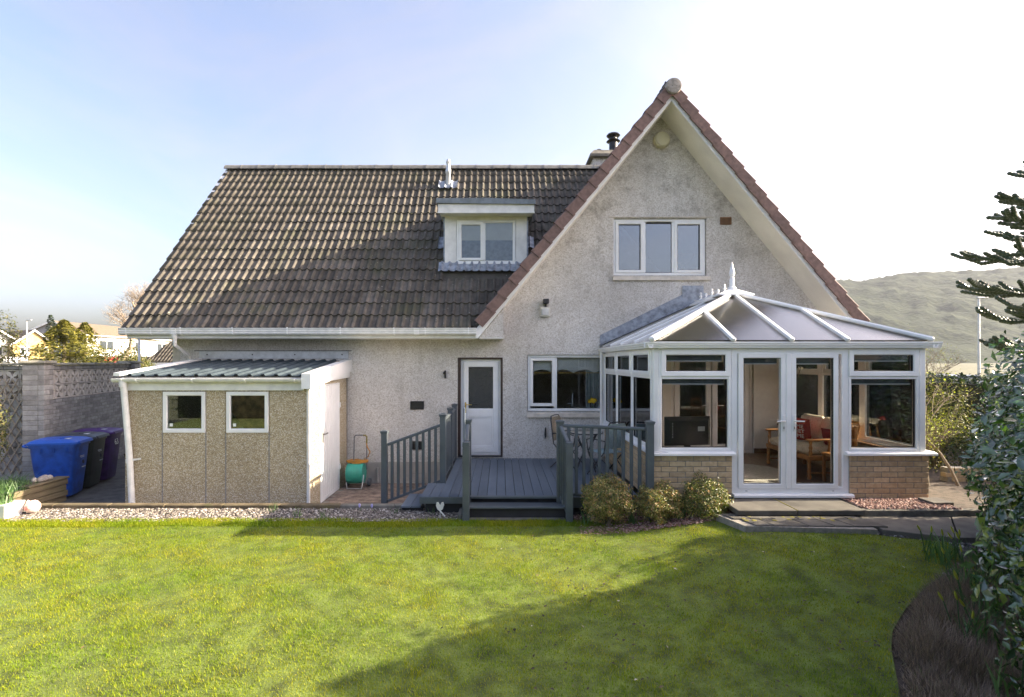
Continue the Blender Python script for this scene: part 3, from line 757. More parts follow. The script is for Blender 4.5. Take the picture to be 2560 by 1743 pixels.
def subwindow(parent, x0, x1, z0, z1, cols, y, gm):
    mb = MB(); mb.frame(x0, x1, z0, z1, .055, y, y + .03)
    for a, b in zip(cols, cols[1:]): mb.box(a[1], b[0], y + .001, y + .03, a[2], a[3], .004)
    mb.box(x0, x1, y - .02, y + .02, z0 - .02, z0 + .012, .004)
    for xa, xb, za, zb, sash in cols:
        if sash: mb.ring(xa - .012, xb + .012, za - .012, zb + .012, [(0, y + .02), (0, y - .012), (.044, y - .012), (.056, y + .004), (.056, y + .02)])
    mb.box(-.54, -.13, y - .014, y, z1 - .036, z1 - .024, .003)
    obj('window_frame', mb, M['upvc'], parent)
    for xa, xb, za, zb, sash in cols:
        if sash: xa, xb, za, zb = xa + .044, xb - .044, za + .044, zb - .044
        obj('pane', MB().box(xa, xb, y + .016, y + .022, za, zb), M[gm], parent)
        obj('blind', MB().box(xa, xb, y + .030, y + .036, za + (zb - za) * .53, zb), plain('pale_blind', (.66, .70, .72), .9, .03), parent)
        obj('net_curtain', MB().box(xa, xb, y + .028, y + .034, za, za + (zb - za) * .535), plain('blue_net_curtain', (.26, .33, .44), .9, .12, 14), parent)
subwindow(dorm, dw0, dw1, dz0 + .02, dz1 - .03, [(-.885, -.395, 4.43, 5.22, True), (-.33, .25, 4.42, 5.235, False)], dyf - .036, 'glass')
mb = MB(); mb.box(-1.315, .70, 10.63, 10.66, 5.37, 5.545, .004); mb.box(-1.325, .71, 10.615, 10.655, 5.345, 5.372, .004)
mb.box(-1.31, -1.28, 10.66, 11.8, 5.40, 5.545); mb.box(.665, .695, 10.66, 11.8, 5.40, 5.545)
obj('dormer_fascia', mb, M['upvc_old'], dorm)
obj('dormer_soffit', MB().box(-1.28, .665, 10.66, dyf - .003, 5.362, 5.372), M['soffit'], dorm)
mb = MB(); mb.add([(-1.345, 10.59, 5.55), (.725, 10.59, 5.525), (.725, 12.1, 5.70), (-1.345, 12.1, 5.72), (-1.345, 10.59, 5.65), (-.3, 10.59, 5.66), (.725, 10.59, 5.62), (.725, 12.1, 5.76), (-1.345, 12.1, 5.78)], [(0, 1, 6, 5, 4), (1, 2, 7, 6), (2, 3, 8, 7), (3, 0, 4, 8), (4, 5, 6, 7, 8), (0, 3, 2, 1)])
obj('dormer_roof', mb, M['felt'], dorm)
# lead apron under the dormer window, dressed over the tile rolls
def rpt(x, d, h): return Vector((x, EY + d * c1 - s1 * h, EZ + d * s1 + c1 * h))
def lead_patch(mb, x0, x1, d0, d1, h0, wob=0.0):
    nx = max(2, int((x1 - x0) / .02)); V = []
    for j, d in enumerate((d0, (d0 + d1) / 2, d1)):
        for i in range(nx + 1):
            x = x0 + (x1 - x0) * i / nx; ph = ((x + 7.30) % .16) / .16
            roll = .036 * math.exp(-((ph - .75) / .16) ** 2)
            V.append(rpt(x, d + (random.uniform(-wob, wob) if j == 0 else 0), h0 + roll))
    w_ = nx + 1; F = [(j * w_ + i, j * w_ + i + 1, (j + 1) * w_ + i + 1, (j + 1) * w_ + i) for j in range(2) for i in range(nx)]
    mb.add(V, F); return mb
dd = (dyf - EY) / c1
lead_patch(mb := MB(), -1.33, .62, dd - .26, dd + .03, .045, .006); obj('lead_apron', mb, M['lead'], dorm, recalc=False)
for xa, xb in ((-1.40, -1.22), (.57, .74)):
    mb = lead_patch(MB(), xa, xb, dd + .55, dd + .95, .03, .03); obj('lead_soaker', mb, M['lead'], dorm, recalc=False)
# pipe through the roof
dp = (12.97 - EY) / c1; pz = 6.76
vp = obj('vent_pipe', MB().lathe([(.062, -.15), (.062, .30), (.070, .31), (.070, .40), (.058, .42), (.055, .58), (.062, .59), (.040, .66), (.02, .67)], (-1.34, 12.95, pz - .03), 16), M['galv'], roof, 40)
obj('lead_slate', lead_patch(MB(), -1.58, -1.10, dp - .18, dp + .14, .045, .015), M['lead'], roof, recalc=False)
# lead valley at the gable foot
mb = MB(); slab(mb, [(-.47, 9.80, 3.05), (-.30, 9.80, 3.26), (-.30, 10.2, 3.30), (-.47, 10.2, 3.10)], Vector((-.7, 0, .7)), .01); obj('lead_valley', mb, M['lead'], roof)
# chimney
ch = obj('chimney', MB().box(2.50, 3.55, 13.75, 14.6, 6.4, 7.80), M['roughcast'], house)
obj('chimney_cap', MB().add([(2.40, 13.62, 7.76), (3.65, 13.62, 7.76), (3.65, 14.72, 7.76), (2.40, 14.72, 7.76), (2.40, 13.62, 7.83), (3.65, 13.62, 7.83), (3.65, 14.72, 7.83), (2.40, 14.72, 7.83), (2.52, 13.74, 7.97), (3.53, 13.74, 7.97), (3.53, 14.6, 7.97), (2.52, 14.6, 7.97)],
    [(0, 1, 5, 4), (1, 2, 6, 5), (2, 3, 7, 6), (3, 0, 4, 7), (4, 5, 9, 8), (5, 6, 10, 9), (6, 7, 11, 10), (7, 4, 8, 11), (8, 9, 10, 11), (0, 3, 2, 1)]), M['concrete'], ch)
obj('chimney_pot', MB().lathe([(.065, 0), (.06, .14), (.07, .15), (.07, .17), (.04, .17)], (2.72, 14.1, 7.95), 14), M['ridgetile'], ch, 40)
mb = MB(); mb.lathe([(.115, 0), (.115, .36), (.13, .37), (.19, .40), (.15, .44), (.10, .45), (.10, .50), (.15, .52), (.19, .56), (.16, .60), (.09, .62)], (3.12, 14.1, 7.95), 20)
obj('stove_flue', mb, plain('black_flue', (.03, .03, .032), .35, .2, 8, metal=.5), ch, 40)
# fittings on the wall
def louvre(name, x0, x1, z0, z1, n_, mat, parent, dirn='h'):
    g = obj(name, MB().frame(x0, x1, z0, z1, .014, YW - .02, YW + .0), M[mat] if isinstance(mat, str) else mat, parent)
    obj('backing', MB().box(x0 + .012, x1 - .012, YW - .004, YW, z0 + .012, z1 - .012), M['black'], g)
    for i in range(n_):
        if dirn == 'h':
            zz = z0 + .014 + (z1 - z0 - .028) * (i + .5) / n_; obj('louvre', MB().box(x0 + .012, x1 - .012, YW - .016, YW - .004, zz - .004, zz + .004), M[mat] if isinstance(mat, str) else mat, g)
        else:
            xx = x0 + .014 + (x1 - x0 - .028) * (i + .5) / n_; obj('louvre', MB().box(xx - .006, xx + .006, YW - .016, YW - .004, z0 + .012, z1 - .012), M[mat] if isinstance(mat, str) else mat, g)
terra = plain('terracotta_airbrick', (.25, .13, .06), .8)
louvre('air_brick', 4.509, 4.74, 5.057, 5.21, 8, terra, house, 'v')
for z0 in (1.256, .433, -.225): louvre('air_vent', -1.86, -1.58, z0, z0 + .172, 5, 'black', house)
cream = plain('cream_plastic', (.62, .58, .38), .4, .05)
mb = MB(); mb.lathe([(.02, -.12), (.13, -.12), (.135, -.10)], (3.291, YW - .0, 6.777), 28, 'y')
al = obj('alarm_bell_box', mb, cream, house, 30, label='round cream alarm bell near the gable peak')
mb = MB(); mb.lathe([(.15, -.10), (.165, -.03), (.15, 0.0)], (3.291, YW - .0, 6.777), 28, 'y'); obj('bell_base', mb, cream, al, 30)
for k in range(20):
    th = k * math.pi / 10; obj('rib', MB().bar((3.291 + .15 * math.cos(th), YW - .10, 6.777 + .15 * math.sin(th)), (3.291 + .168 * math.cos(th), YW - .03, 6.777 + .168 * math.sin(th)), .012, .012), cream, al)
fl = obj('security_light', MB().box(.81, 1.01, YW - .06, YW, 3.16, 3.36, .01), plain('white_lamp_body', (.66, .65, .58), .5, .06), house, label='white security light with black sensor on the gable wall')
obj('lamp_lens', MB().box(.84, .98, YW - .075, YW - .058, 3.19, 3.33, .01), plain('pale_lens', (.72, .73, .72), .2), fl)
obj('lamp_bracket', MB().box(.90, .94, YW - .05, YW, 3.36, 3.44, .004), M['black'], fl)
obj('sensor_head', MB().box(.86, .98, YW - .14, YW - .02, 3.42, 3.52, .012), M['black'], fl)
obj('wall_hook', MB().box(-1.16, -1.125, YW - .05, YW, 1.90, 2.06, .008).box(-1.18, -1.155, YW - .08, YW - .02, 1.98, 2.03, .005), M['black'], house)
mb = MB()
pr = [(.905, .66), (.93, .70), (.93, .88), (.915, .90), (.90, .84), (.895, .74)]
mb.prism(pr, YW - .05, YW); obj('wall_hook', mb, M['black'], house)
obj('waste_pipe', MB().tube([(-2.52, YW - .06, -.22), (-2.52, YW - .06, .07)], .028, 10).tube([(-2.52, YW - .06, .0), (-2.52, YW - .06, .04)], .036, 10), M['plinth'], house, 40)
mb = MB(); mb.box(-6.2, -3.13, YW - .018, YW - .001, 2.30, 2.455, .003)
led = obj('flashing_board', mb, M['galv'], house, label='silver metal flashing strip above the lean-to roof')
for x in (-6.03, -5.1, -4.23, -3.26): obj('bolt', MB().lathe([(.014, -.008), (.014, 0)], (x, YW - .018, 2.385), 10, 'y'), M['black'], led)
obj('sealant_line', MB().box(-6.3, -3.07, YW - .012, YW - .001, 2.457, 2.470), M['black'], led)

# --- behind the kitchen glass
ky = YW + .16
cloth = plain('white_blind_cloth', (.86, .87, .85), .9, .04)
p = [(.58, 2.36)]; x = .58
p2 = [(2.12, 2.36), (2.12, 2.02)]
sc = []
nsc = 36
for i in range(nsc + 1):
    xx = 2.12 - (2.12 - .58) * i / nsc; sc.append((xx, 2.0 + .075 * abs(math.sin((xx - .64) / .44 * math.pi)) ** .8))
tb = thing('kitchen_blind', 'white scalloped roller blind inside the kitchen window', 'blind', (1.35, ky, 2.0))
obj('blind_cloth', MB().prism([(.58, 2.36)] + [(.58, 2.0)] + sc[::-1][1:-1] + [(2.12, 2.0), (2.12, 2.36)], ky, ky + .006), cloth, tb)
obj('blind_bar', MB().box(.58, 2.12, ky + .008, ky + .014, 2.00, 2.012), M['brass'], tb)
tap = thing('kitchen_tap', 'chrome swan-neck tap behind the kitchen window', 'tap', (1.50, ky + .1, 1.15))
obj('spout', MB().tube([(1.505, ky + .1, 1.2), (1.505, ky + .1, 1.50), (1.52, ky + .13, 1.57), (1.54, ky + .2, 1.58), (1.54, ky + .24, 1.52)], .014, 10), M['steel'], tap, 40)
obj('lever', MB().tube([(1.505, ky + .1, 1.35), (1.40, ky + .1, 1.355)], .012, 8), M['steel'], tap, 40)
obj('kitchen_worktop', MB().box(.45, 2.3, YW + .3, YW + .95, 1.14, 1.18, .005), plain('dark_worktop', (.04, .04, .04), .3), label='dark kitchen worktop below the window', cat='worktop')
vs_ = thing('daffodil_vase', 'glass vase of yellow daffodils on the kitchen sill', 'vase', (1.91, ky - .06, 1.2))
obj('vase', MB().lathe([(.045, 0), (.05, .10), (.062, .18), (.058, .18), (.045, .1), (.04, .012)], (1.91, ky - .06, 1.2), 16), M['glass'], vs_, 40)
yel = plain('daffodil_yellow', (.75, .50, .02), .6, .1)
mb = MB(); ms = MB()
for k in range(16):
    a = random.uniform(0, 6.28); r_ = random.uniform(.0, .085); c = (1.91 + r_ * math.cos(a), ky - .06 + r_ * math.sin(a) * .6, 1.43 + random.uniform(-.03, .05))
    for q in range(6):
        th = q * math.pi / 3 + k; d = Vector((math.cos(th), -.35, math.sin(th))) * .038; e = Vector((-math.sin(th), 0, math.cos(th))) * .015; cc = Vector(c)
        mb.add([cc, cc + d * .6 + e, cc + d, cc + d * .6 - e], [(0, 1, 2, 3)])
    mb.lathe([(.010, -.006), (.016, -.03)], c, 7, 'y'); ms.tube([(1.91, ky - .06, 1.22), c], .003, 4)
obj('blooms', mb, yel, vs_, recalc=False); obj('stems', ms, M['shoot'], vs_)
cur = MB(); 
cur.sheet([(x, ky + .03 + .012 * math.sin(x * 90), 0) for x in np.arange(1.78, 2.13, .008)], [(0, 0, 1.2), (0, 0, 2.35)])
obj('kitchen_curtain', cur, plain('blue_sheer_curtain', (.34, .40, .42), .9, .1), recalc=False, label='pale blue sheer curtain at the right of the kitchen window', cat='curtain')
bt = thing('soap_bottle', 'small pale soap bottle beside the daffodils on the kitchen sill', 'bottle', (2.04, ky - .05, 1.2))
obj('bottle_body', MB().lathe([(.03, 0), (.032, .09), (.012, .12), (.012, .15)], (2.04, ky - .05, 1.2), 12), plain('pale_blue_plastic', (.5, .6, .68), .3), bt, 40)
obj('pump', MB().tube([(2.04, ky - .05, 1.35), (2.04, ky - .05, 1.39), (2.01, ky - .05, 1.39)], .006, 6), M['handle_white'], bt)
lamp = thing('bowl_ornament', 'striped terracotta bowl on a pale stem in the upper window', 'ornament', (3.86, YW + .32, 4.03))
obj('stem', MB().lathe([(.09, 0), (.05, .02), (.03, .1), (.035, .2), (.05, .26)], (3.86, YW + .32, 4.04), 14), plain('pale_cane', (.5, .42, .26), .6), lamp, 40)
obj('bowl', MB().lathe([(.05, 0), (.14, .05), (.20, .12), (.235, .2), (.22, .2), (.13, .07)], (3.86, YW + .32, 4.30), 20), plain('terracotta_stripe', (.42, .17, .10), .6, .3, 30), lamp, 40)
obj('window_board', MB().box(2.33, 4.21, YW + .12, YW + .5, 4.0, 4.035), M['upvc'], house)
# ------------------------------------------------------------------ conservatory
CX0, CX1, CYF = 2.12, 5.96, 7.07
cons = thing('conservatory', 'white conservatory with bronze hipped roof on a low buff brick wall', 'conservatory', (4.04, 8.7, .3))
bk = MB().box(-.1075, .1075, 0, .1, -.0325, .0325, .004).mesh('brick'); bk.materials.append(M['brick'])
hb = MB().box(-.051, .051, 0, .1, -.0325, .0325, .004).mesh('brick'); hb.materials.append(M['brick'])
def bricks(wall, Mx, L, z0, nrow, pitch=.225, rowh=.075):
    """running bond along local x from 0..L, outer face local y=0"""
    rz = math.atan2(Mx[1][0], Mx[0][0])
    for r in range(nrow):
        zc = z0 + r * rowh + rowh / 2
        x = 0.0 if r % 2 == 0 else -pitch / 2
        while x < L - .02:
            a, b = max(x, 0) + .005, min(x + pitch, L) - .005
            if b - a > .05:
                full = (b - a) > .17; me = bk if full else hb; ln = .215 if full else .102
                p = Mx @ Vector(((a + b) / 2, random.uniform(-.0015, .0015), zc))
                inst('brick', me, wall, p, (0, 0, rz), ((b - a) / ln, 1, 1))
            x += pitch
def dwarf(Mx, L, z0, z1, nrow):
    w = obj('dwarf_wall', MB(Mx).box(.002, L - .002, .006, .18, z0, z1), M['mortar'], cons); bricks(w, Mx, L, z0 + .002, nrow); return w
FR = fm((0, CYF, 0), (1, 0, 0), (0, 1, 0))
dwarf(fm((CX0, CYF, 0), (1, 0, 0), (0, 1, 0)), 1.10, .325, .93, 8)
dwarf(fm((4.85, CYF, 0), (1, 0, 0), (0, 1, 0)), 1.11, .325, .93, 8)
dwarf(fm((CX0, YW, 0), (0, -1, 0), (1, 0, 0)), YW - CYF - .19, .255, .93, 9)
mb = MB().box(CX1 - .18, CX1, CYF + .19, YW, .2, .93); obj('dwarf_wall', mb, M['brick'], cons)
# sills
for x0, x1 in ((CX0 - .02, 3.255), (4.80, CX1 + .09)):
    obj('window_sill', MB().prismx([(CYF + .2, .985), (CYF + .02, .985), (CYF - .045, .962), (CYF - .045, .935), (CYF + .2, .935)], x0, x1), M['upvc'], cons)
obj('window_sill', MB(fm((CX0, YW, 0), (0, -1, 0), (1, 0, 0))).prismx([(.2, .985), (.02, .985), (-.045, .962), (-.045, .935), (.2, .935)], 0, YW - CYF + .02), M['upvc'], cons)
obj('window_sill', MB(fm((CX1, CYF, 0), (0, 1, 0), (-1, 0, 0))).prismx([(.2, .985), (.02, .985), (-.045, .962), (-.045, .935), (.2, .935)], 0.0, YW - CYF), M['upvc'], cons)
fy = CYF + .018
for a, b in ((2.125, 2.198), (5.845, 5.925)): obj('corner_post', MB().box(a, b, fy - .004, fy + .08, .985, 2.425, .006), M['upvc'], cons)
for k in range(4): obj('post_rib', MB().box(2.135 + k * .015, 2.141 + k * .015, fy - .008, fy - .003, .99, 2.42), M['upvc'], cons)
wl_ = window(cons, 2.20, 3.218, .986, 2.425, [(2.255, 3.155, 1.045, 1.995, False), (2.25, 3.185, 2.05, 2.385, True)], fy, sw=.058, fw=.05)
wr_ = window(cons, 4.852, 5.843, .986, 2.425, [(4.90, 5.785, 1.045, 1.995, False), (4.87, 5.805, 2.05, 2.385, True)], fy, sw=.058, fw=.045)
ML = fm((2.128, YW, 0), (0, -1, 0), (1, 0, 0)); MR = fm((5.922, CYF, 0), (0, 1, 0), (-1, 0, 0)); SL_ = YW - CYF
for Mx, base in ((ML, 0.03), (MR, .09)):
    for k in range(3):
        a = base + k * 1.08; b = a + 1.06
        window(cons, a, b, .986, 2.425, [(a + .055, b - .055, 1.045, 1.995, False), (a + .06, b - .06, 2.055, 2.385, True)], .0, Mx, sw=.05)
        obj('side_post', MB(Mx).box(b + .002, b + .018, -.004, .07, .986, 2.425), M['upvc'], cons)
obj('wall_post', MB().box(2.08, 2.13, YW - .06, YW, .3, 2.45, .006), M['upvc'], cons)
# french doors
fd = obj('french_door', MB().frame(3.222, 4.846, .405, 2.425, .085, fy, fy + .07), M['upvc'], cons)
obj('door_sill', MB().prismx([(fy + .1, .408), (fy - .06, .400), (fy - .075, .385), (fy - .075, .358), (fy + .1, .358)], 3.225, 4.885), M['upvc'], fd)
obj('door_side_trim', MB().box(3.19, 3.221, fy + .0, fy + .06, .36, .98).box(4.847, 4.878, fy, fy + .06, .36, .98), M['upvc'], fd)
for xa, xb, hs in ((3.314, 3.971, 1), (4.049, 4.706, -1)):
    mb = MB(); mb.ring(xa, xb, .467, 2.358, [(0, fy + .05), (0, fy - .008), (.005, fy - .014), (.062, fy - .014), (.075, fy + .002), (.075, fy + .05)])
    obj('door_leaf', mb, M['upvc'], fd)
    ga, gb = (3.386, 3.900) if hs > 0 else (4.120, 4.634)
    obj('pane', MB().box(ga, gb, fy + .02, fy + .028, .54, 2.285), M['glass'], fd)
    obj('gasket', MB().ring(ga - .003, gb + .003, .537, 2.288, [(0, fy + .03), (0, fy - .004), (.006, fy - .004), (.006, fy + .03)]), M['black'], fd)
    hx = xb - .035 if hs > 0 else xa + .035
    mb = MB(); mb.box(hx - .016, hx + .016, fy - .024, fy - .012, 1.27, 1.49, .006); mb.tube([(hx, fy - .02, 1.415), (hx, fy - .06, 1.415), (hx - hs * .01, fy - .066, 1.415), (hx - hs * .115, fy - .066, 1.412)], .010, 8)
    obj('handle', mb, M['handle_white'], fd, 40)
    obj('keyhole', MB().box(hx - .005, hx + .005, fy - .028, fy - .02, 1.30, 1.335), M['black'], fd)
obj('astragal', MB().box(3.973, 4.047, fy - .018, fy + .05, .467, 2.358, .008), M['upvc'], fd)
for x0 in (3.45, 4.18): obj('trickle_vent', MB().box(x0, x0 + .40, fy - .016, fy, 2.385, 2.403, .004), M['upvc'], fd)
for x in (3.41, 4.62): obj('drain_slot', MB().box(x, x + .03, fy - .004, fy + .002, .432, .438), M['black'], fd)
# eaves beam and gutters
mb = MB(); mb.box(2.10, 5.95, fy - .012, fy + .09, 2.426, 2.52); mb.box(2.10, 2.19, fy + .09, YW, 2.426, 2.52); mb.box(5.86, 5.95, fy + .09, YW, 2.426, 2.52)
obj('eaves_beam', mb, M['upvc'], cons)
cg = [(.0, 2.515), (.0, 2.43), (-.03, 2.424), (-.06, 2.43), (-.065, 2.45), (-.078, 2.465), (-.078, 2.478), (-.09, 2.492), (-.09, 2.515), (-.082, 2.515), (-.07, 2.49), (-.055, 2.45), (-.015, 2.45), (-.008, 2.515)]
obj('gutter', MB(fm((0, fy - .014, 0), (1, 0, 0), (0, 1, 0))).prismx(cg, 1.99, 6.08), M['upvc'], cons)
obj('gutter', MB(fm((2.098, YW, 0), (0, -1, 0), (1, 0, 0))).prismx(cg, 0, YW - fy + .10), M['upvc'], cons)
obj('gutter', MB(fm((5.952, fy, 0), (0, 1, 0), (-1, 0, 0))).prismx(cg, -.1, YW - fy), M['upvc'], cons)
for x in (2.22, 5.86): obj('gutter_joint', MB(fm((0, fy - .014, 0), (1, 0, 0), (0, 1, 0))).prismx([(a - .005, b - .004) for a, b in cg[:9]] + [(0, 2.518)], x - .03, x + .03), M['upvc'], cons)
obj('downpipe', MB().tube([(2.06, YW - .05, 2.44), (2.06, YW - .05, .3)], .032, 12), M['upvc'], cons, 40)
# roof
EL, ER, EF, EZc = 2.09, 5.90, 6.985, 2.535; RXc, RFc, RZc = 3.995, 8.75, 3.40
A = Vector((EL, EF, EZc)); B = Vector((ER, EF, EZc)); Cp = Vector((RXc, RFc, RZc)); D = Vector((RXc, YW, RZc)); EW = Vector((EL, YW, EZc)); FW = Vector((ER, YW, EZc))
def plane_n(a, b, c):
    n_ = (b - a).cross(c - a).normalized(); return n_ if n_.z > 0 else -n_
nf_, nl_, nr_ = plane_n(A, B, Cp), plane_n(A, Cp, EW), plane_n(B, FW, D)
def panel(q, nn):
    q = [p for i, p in enumerate(q) if (p - q[i - 1]).length > .01]
    if len(q) >= 3: mb = MB(); slab(mb, q, nn, .016); obj('roof_panel', mb, M['poly'], cons)
def on_hip(x):
    e = A if x < RXc else B; t_ = (x - e.x) / (RXc - e.x); return e.lerp(Cp, t_)
xs_ = [EL, 3.19, RXc, 4.76, ER]
for a, b in zip(xs_, xs_[1:]):
    panel([Vector((a, EF, EZc)), Vector((b, EF, EZc)), on_hip(b), on_hip(a)], nf_)
ys_ = [EF, 7.86, RFc, 9.60, YW]
for side, e, nn in ((EL, A, nl_), (ER, B, nr_)):
    def top(y): return e.lerp(Cp, (y - EF) / (RFc - EF)) if y < RFc else Vector((RXc, y, RZc))
    for a, b in zip(ys_, ys_[1:]): panel([Vector((side, a, EZc)), Vector((side, b, EZc)), top(b), top(a)], nn)
    for y in ys_[1:-1]:
        p, q = Vector((side, y, EZc)), top(y)
        obj('rafter', MB().bar(p + nn * .012 + (p - q).normalized() * .02, q + nn * .012, .055, .05, nn, .01), M['upvc'], cons)
    p, q = Vector((side, YW - .05, EZc)), Vector((RXc, YW - .05, RZc)); obj('rafter', MB().bar(p + nn * .012, q + nn * .012, .055, .05, nn, .01), M['upvc'], cons)
for x in xs_[1:-1]:
    p, q = Vector((x, EF, EZc)), on_hip(x)
    obj('rafter', MB().bar(p + nf_ * .014 + (p - q).normalized() * .03, q + nf_ * .014, .062, .055, nf_, .012), M['upvc'], cons)
for e, nn in ((A, (nf_ + nl_).normalized()), (B, (nf_ + nr_).normalized())):
    obj('hip_rafter', MB().bar(e + nn * .02 + (e - Cp).normalized() * .04, Cp + nn * .02, .085, .07, nn, .02), M['upvc'], cons)
mb = MB(); mb.prism([(RXc - .17, RZc - .02), (RXc, RZc + .075), (RXc + .17, RZc - .02), (RXc + .17, RZc - .045), (RXc - .17, RZc - .045)], RFc - .03, YW - .01)
rc = obj('ridge_cap', mb, M['upvc'], cons)
mb = MB(); mb.add([(RXc - .30, RFc - .16, RZc - .01), (RXc + .30, RFc - .16, RZc - .01), (RXc + .26, RFc + .25, RZc - .01), (RXc - .26, RFc + .25, RZc - .01), (RXc, RFc + .02, RZc + .11), (RXc - .30, RFc - .16, RZc - .035), (RXc + .30, RFc - .16, RZc - .035), (RXc + .26, RFc + .25, RZc - .035), (RXc - .26, RFc + .25, RZc - .035)],
    [(0, 1, 4), (1, 2, 4), (2, 3, 4), (3, 0, 4), (0, 5, 6, 1), (1, 6, 7, 2), (2, 7, 8, 3), (3, 8, 5, 0), (5, 8, 7, 6)]); obj('ridge_hood', mb, M['upvc'], rc)
obj('finial', MB().lathe([(.075, -.02), (.07, .03), (.042, .045), (.042, .17), (.03, .185), (.036, .2), (.026, .215), (.04, .235), (.05, .28), (.035, .34), (.02, .40), (.005, .475), (.0, .48)], (RXc, RFc + .03, RZc + .09), 16), M['upvc'], rc, 40)
for k in range(5):
    y = RFc + .32 + k * .27; hgt = .17 if k % 2 == 0 else .09
    obj('cresting', MB().lathe([(.045, 0), (.03, .03), (.012, .05), (.03, .08), (.012, .11), (.022, hgt - .02), (.0, hgt)], (RXc, y, RZc + .06), 8), M['upvc'], rc, 40)
    obj('cresting', MB().box(RXc - .008, RXc + .008, y, y + .25, RZc + .06, RZc + .09), M['upvc'], rc)
# lead flashing up the wall
for sx, e in ((-1, EL), (1, ER)):
    mb = MB(); xe = e + sx * .05
    q = [(xe, EZc - .01), (RXc, RZc + .02), (RXc, RZc + .36), (RXc - (-sx) * -.0 + sx * .02, RZc + .36), (xe - sx * .02, EZc + .22)]
    q = [(xe, EZc - .0), (RXc - sx * .001, RZc + .03), (RXc + sx * .10, RZc + .30), (xe, EZc + .25)]
    mb.prism(q, YW - .012, YW - .002); obj('lead_flashing', mb, M['lead'], cons)
    nn = nl_ if sx < 0 else nr_
    mb = MB(); slab(mb, [Vector((xe, YW - .15, EZc)) + nn * .05, Vector((RXc, YW - .15, RZc)) + nn * .05, Vector((RXc, YW - .012, RZc)) + nn * .055, Vector((xe, YW - .012, EZc)) + nn * .055], nn, .006); obj('lead_flashing', mb, M['lead'], cons)
obj('lead_saddle', MB().box(RXc - .27, RXc + .17, YW - .018, YW - .013, RZc + .1, RZc + .40), M['lead'], cons)

# --- inside the conservatory
plaster = plain('white_plaster', (.84, .81, .74), .85, .03)
t = NT('oak_laminate'); t.bump(t.noise(30, 3, sc3=(6, .6, 1)), .1, .003)
oak = t.done(t.ramp(t.noise(4, 7, .6, sc3=(5, .5, 1)), [(.3, (.10, .05, .022)), (.7, (.21, .115, .05))]), .3)
fl_ = obj('conservatory_floor', MB().box(2.3, 5.78, CYF + .19, YW - .004, .30, .36), oak, cons)
mb = MB(); wallmesh(mb, 2.2, 5.9, .36, 2.55, [H_CD], [], YW - .012, YW - .003); mb.add([(2.2, YW - .012, 2.55), (5.9, YW - .012, 2.55), (4.0, YW - .012, 3.36)], [(0, 1, 2)]); obj('inner_wall', mb, plaster, cons, recalc=False)
obj('skirting', MB().box(5.2, 5.78, YW - .03, YW - .013, .36, .46).box(2.3, 3.5, YW - .03, YW - .013, .36, .46), plain('brown_skirting', (.12, .06, .03), .5), cons)
for a, b in ((2.3, 3.2), (4.86, 5.78)): obj('window_board', MB().box(a, b, CYF + .1, CYF + .24, .94, .975, .004), plain('oak_board', (.22, .12, .055), .4), cons)
obj('window_board', MB().box(5.66, 5.86, CYF + .25, YW - .02, .94, .975, .004), plain('oak_board_side', (.22, .12, .055), .4), cons)
for nm_, x0, x1, z_ in (('door_blind', 3.39, 3.90, 2.26), ('door_blind', 4.12, 4.63, 2.26), ('window_blind', 2.26, 3.15, 1.975), ('window_blind', 4.90, 5.78, 1.975), ('window_blind', 2.31, 3.12, 2.30), ('window_blind', 4.93, 5.74, 2.30)):
    obj(nm_, MB().box(x0, x1, CYF + .11, CYF + .13, z_ - .05, z_ + .03), plain('grey_blind', (.12, .14, .15), .7), cons)
    obj(nm_ + '_bar', MB().box(x0, x1, CYF + .10, CYF + .115, z_ - .062, z_ - .046, .003), M['upvc'], cons)
# inner patio doors in the house wall
pd = obj('patio_door', MB().frame(3.51, 5.19, .362, 2.41, .07, YW + .03, YW + .10), M['upvc'], house)
for xa, xb, hx, hs in ((3.585, 4.335, 4.27, -1), (4.365, 5.115, 4.43, 1)):
    obj('door_leaf', MB().frame(xa, xb, .435, 2.335, .105, YW + .02, YW + .08), M['upvc'], pd)
    obj('pane', MB().box(xa + .10, xb - .10, YW + .045, YW + .053, .53, 2.24), M['glass'], pd)
    mb = MB(); mb.box(hx - .015, hx + .015, YW + .006, YW + .018, 1.18, 1.40, .005); mb.tube([(hx, YW + .01, 1.34), (hx, YW - .03, 1.34), (hx + hs * .13, YW - .035, 1.34)], .010, 8); obj('handle', mb, M['handle_white'], pd, 40)
# settee along the right side, facing left
t = NT('floral_fabric')
v_ = t.voro(16); d_ = t.voro(16, 'Distance')
base = t.ramp(t.noise(24, 3), [(.4, (.56, .50, .38)), (.6, (.64, .58, .46))])
fl1 = t.mix(t.ramp(d_, [(.10, .85), (.20, 0.0)], 'EASE'), base, t.ramp(t.sep(v_, 0), [(0, (.34, .09, .05)), (.5, (.45, .22, .12)), (1, (.2, .2, .10))]))
fl2 = t.mix(t.ramp(t.noise(15, 2, .5, sc3=(1, 1, 2.2), dist=1.5), [(.585, 0.0), (.61, .9), (.64, 0.0)]), fl1, (.17, .16, .09))
floral = t.done(fl2, .9)
pine = plain('orange_pine', (.33, .15, .045), .35, .2, 14)
sofa = thing('settee', 'two seat floral settee with turned orange wood arms inside the conservatory', 'sofa', (5.25, 8.75, .36))
SX, SY0, SY1 = 4.93, 8.12, 9.36
turn = [(.030, 0), (.034, .05), (.022, .08), (.036, .12), (.022, .16), (.030, .20), (.024, .27), (.034, .31), (.034, .36)]
lg = MB().lathe(turn, (0, 0, 0), 10).mesh('leg', 40); lg.materials.append(pine)
for x, y in ((SX, SY0), (SX, SY1), (5.60, SY0), (5.60, SY1)): inst('leg', lg, sofa, (x, y, .36))
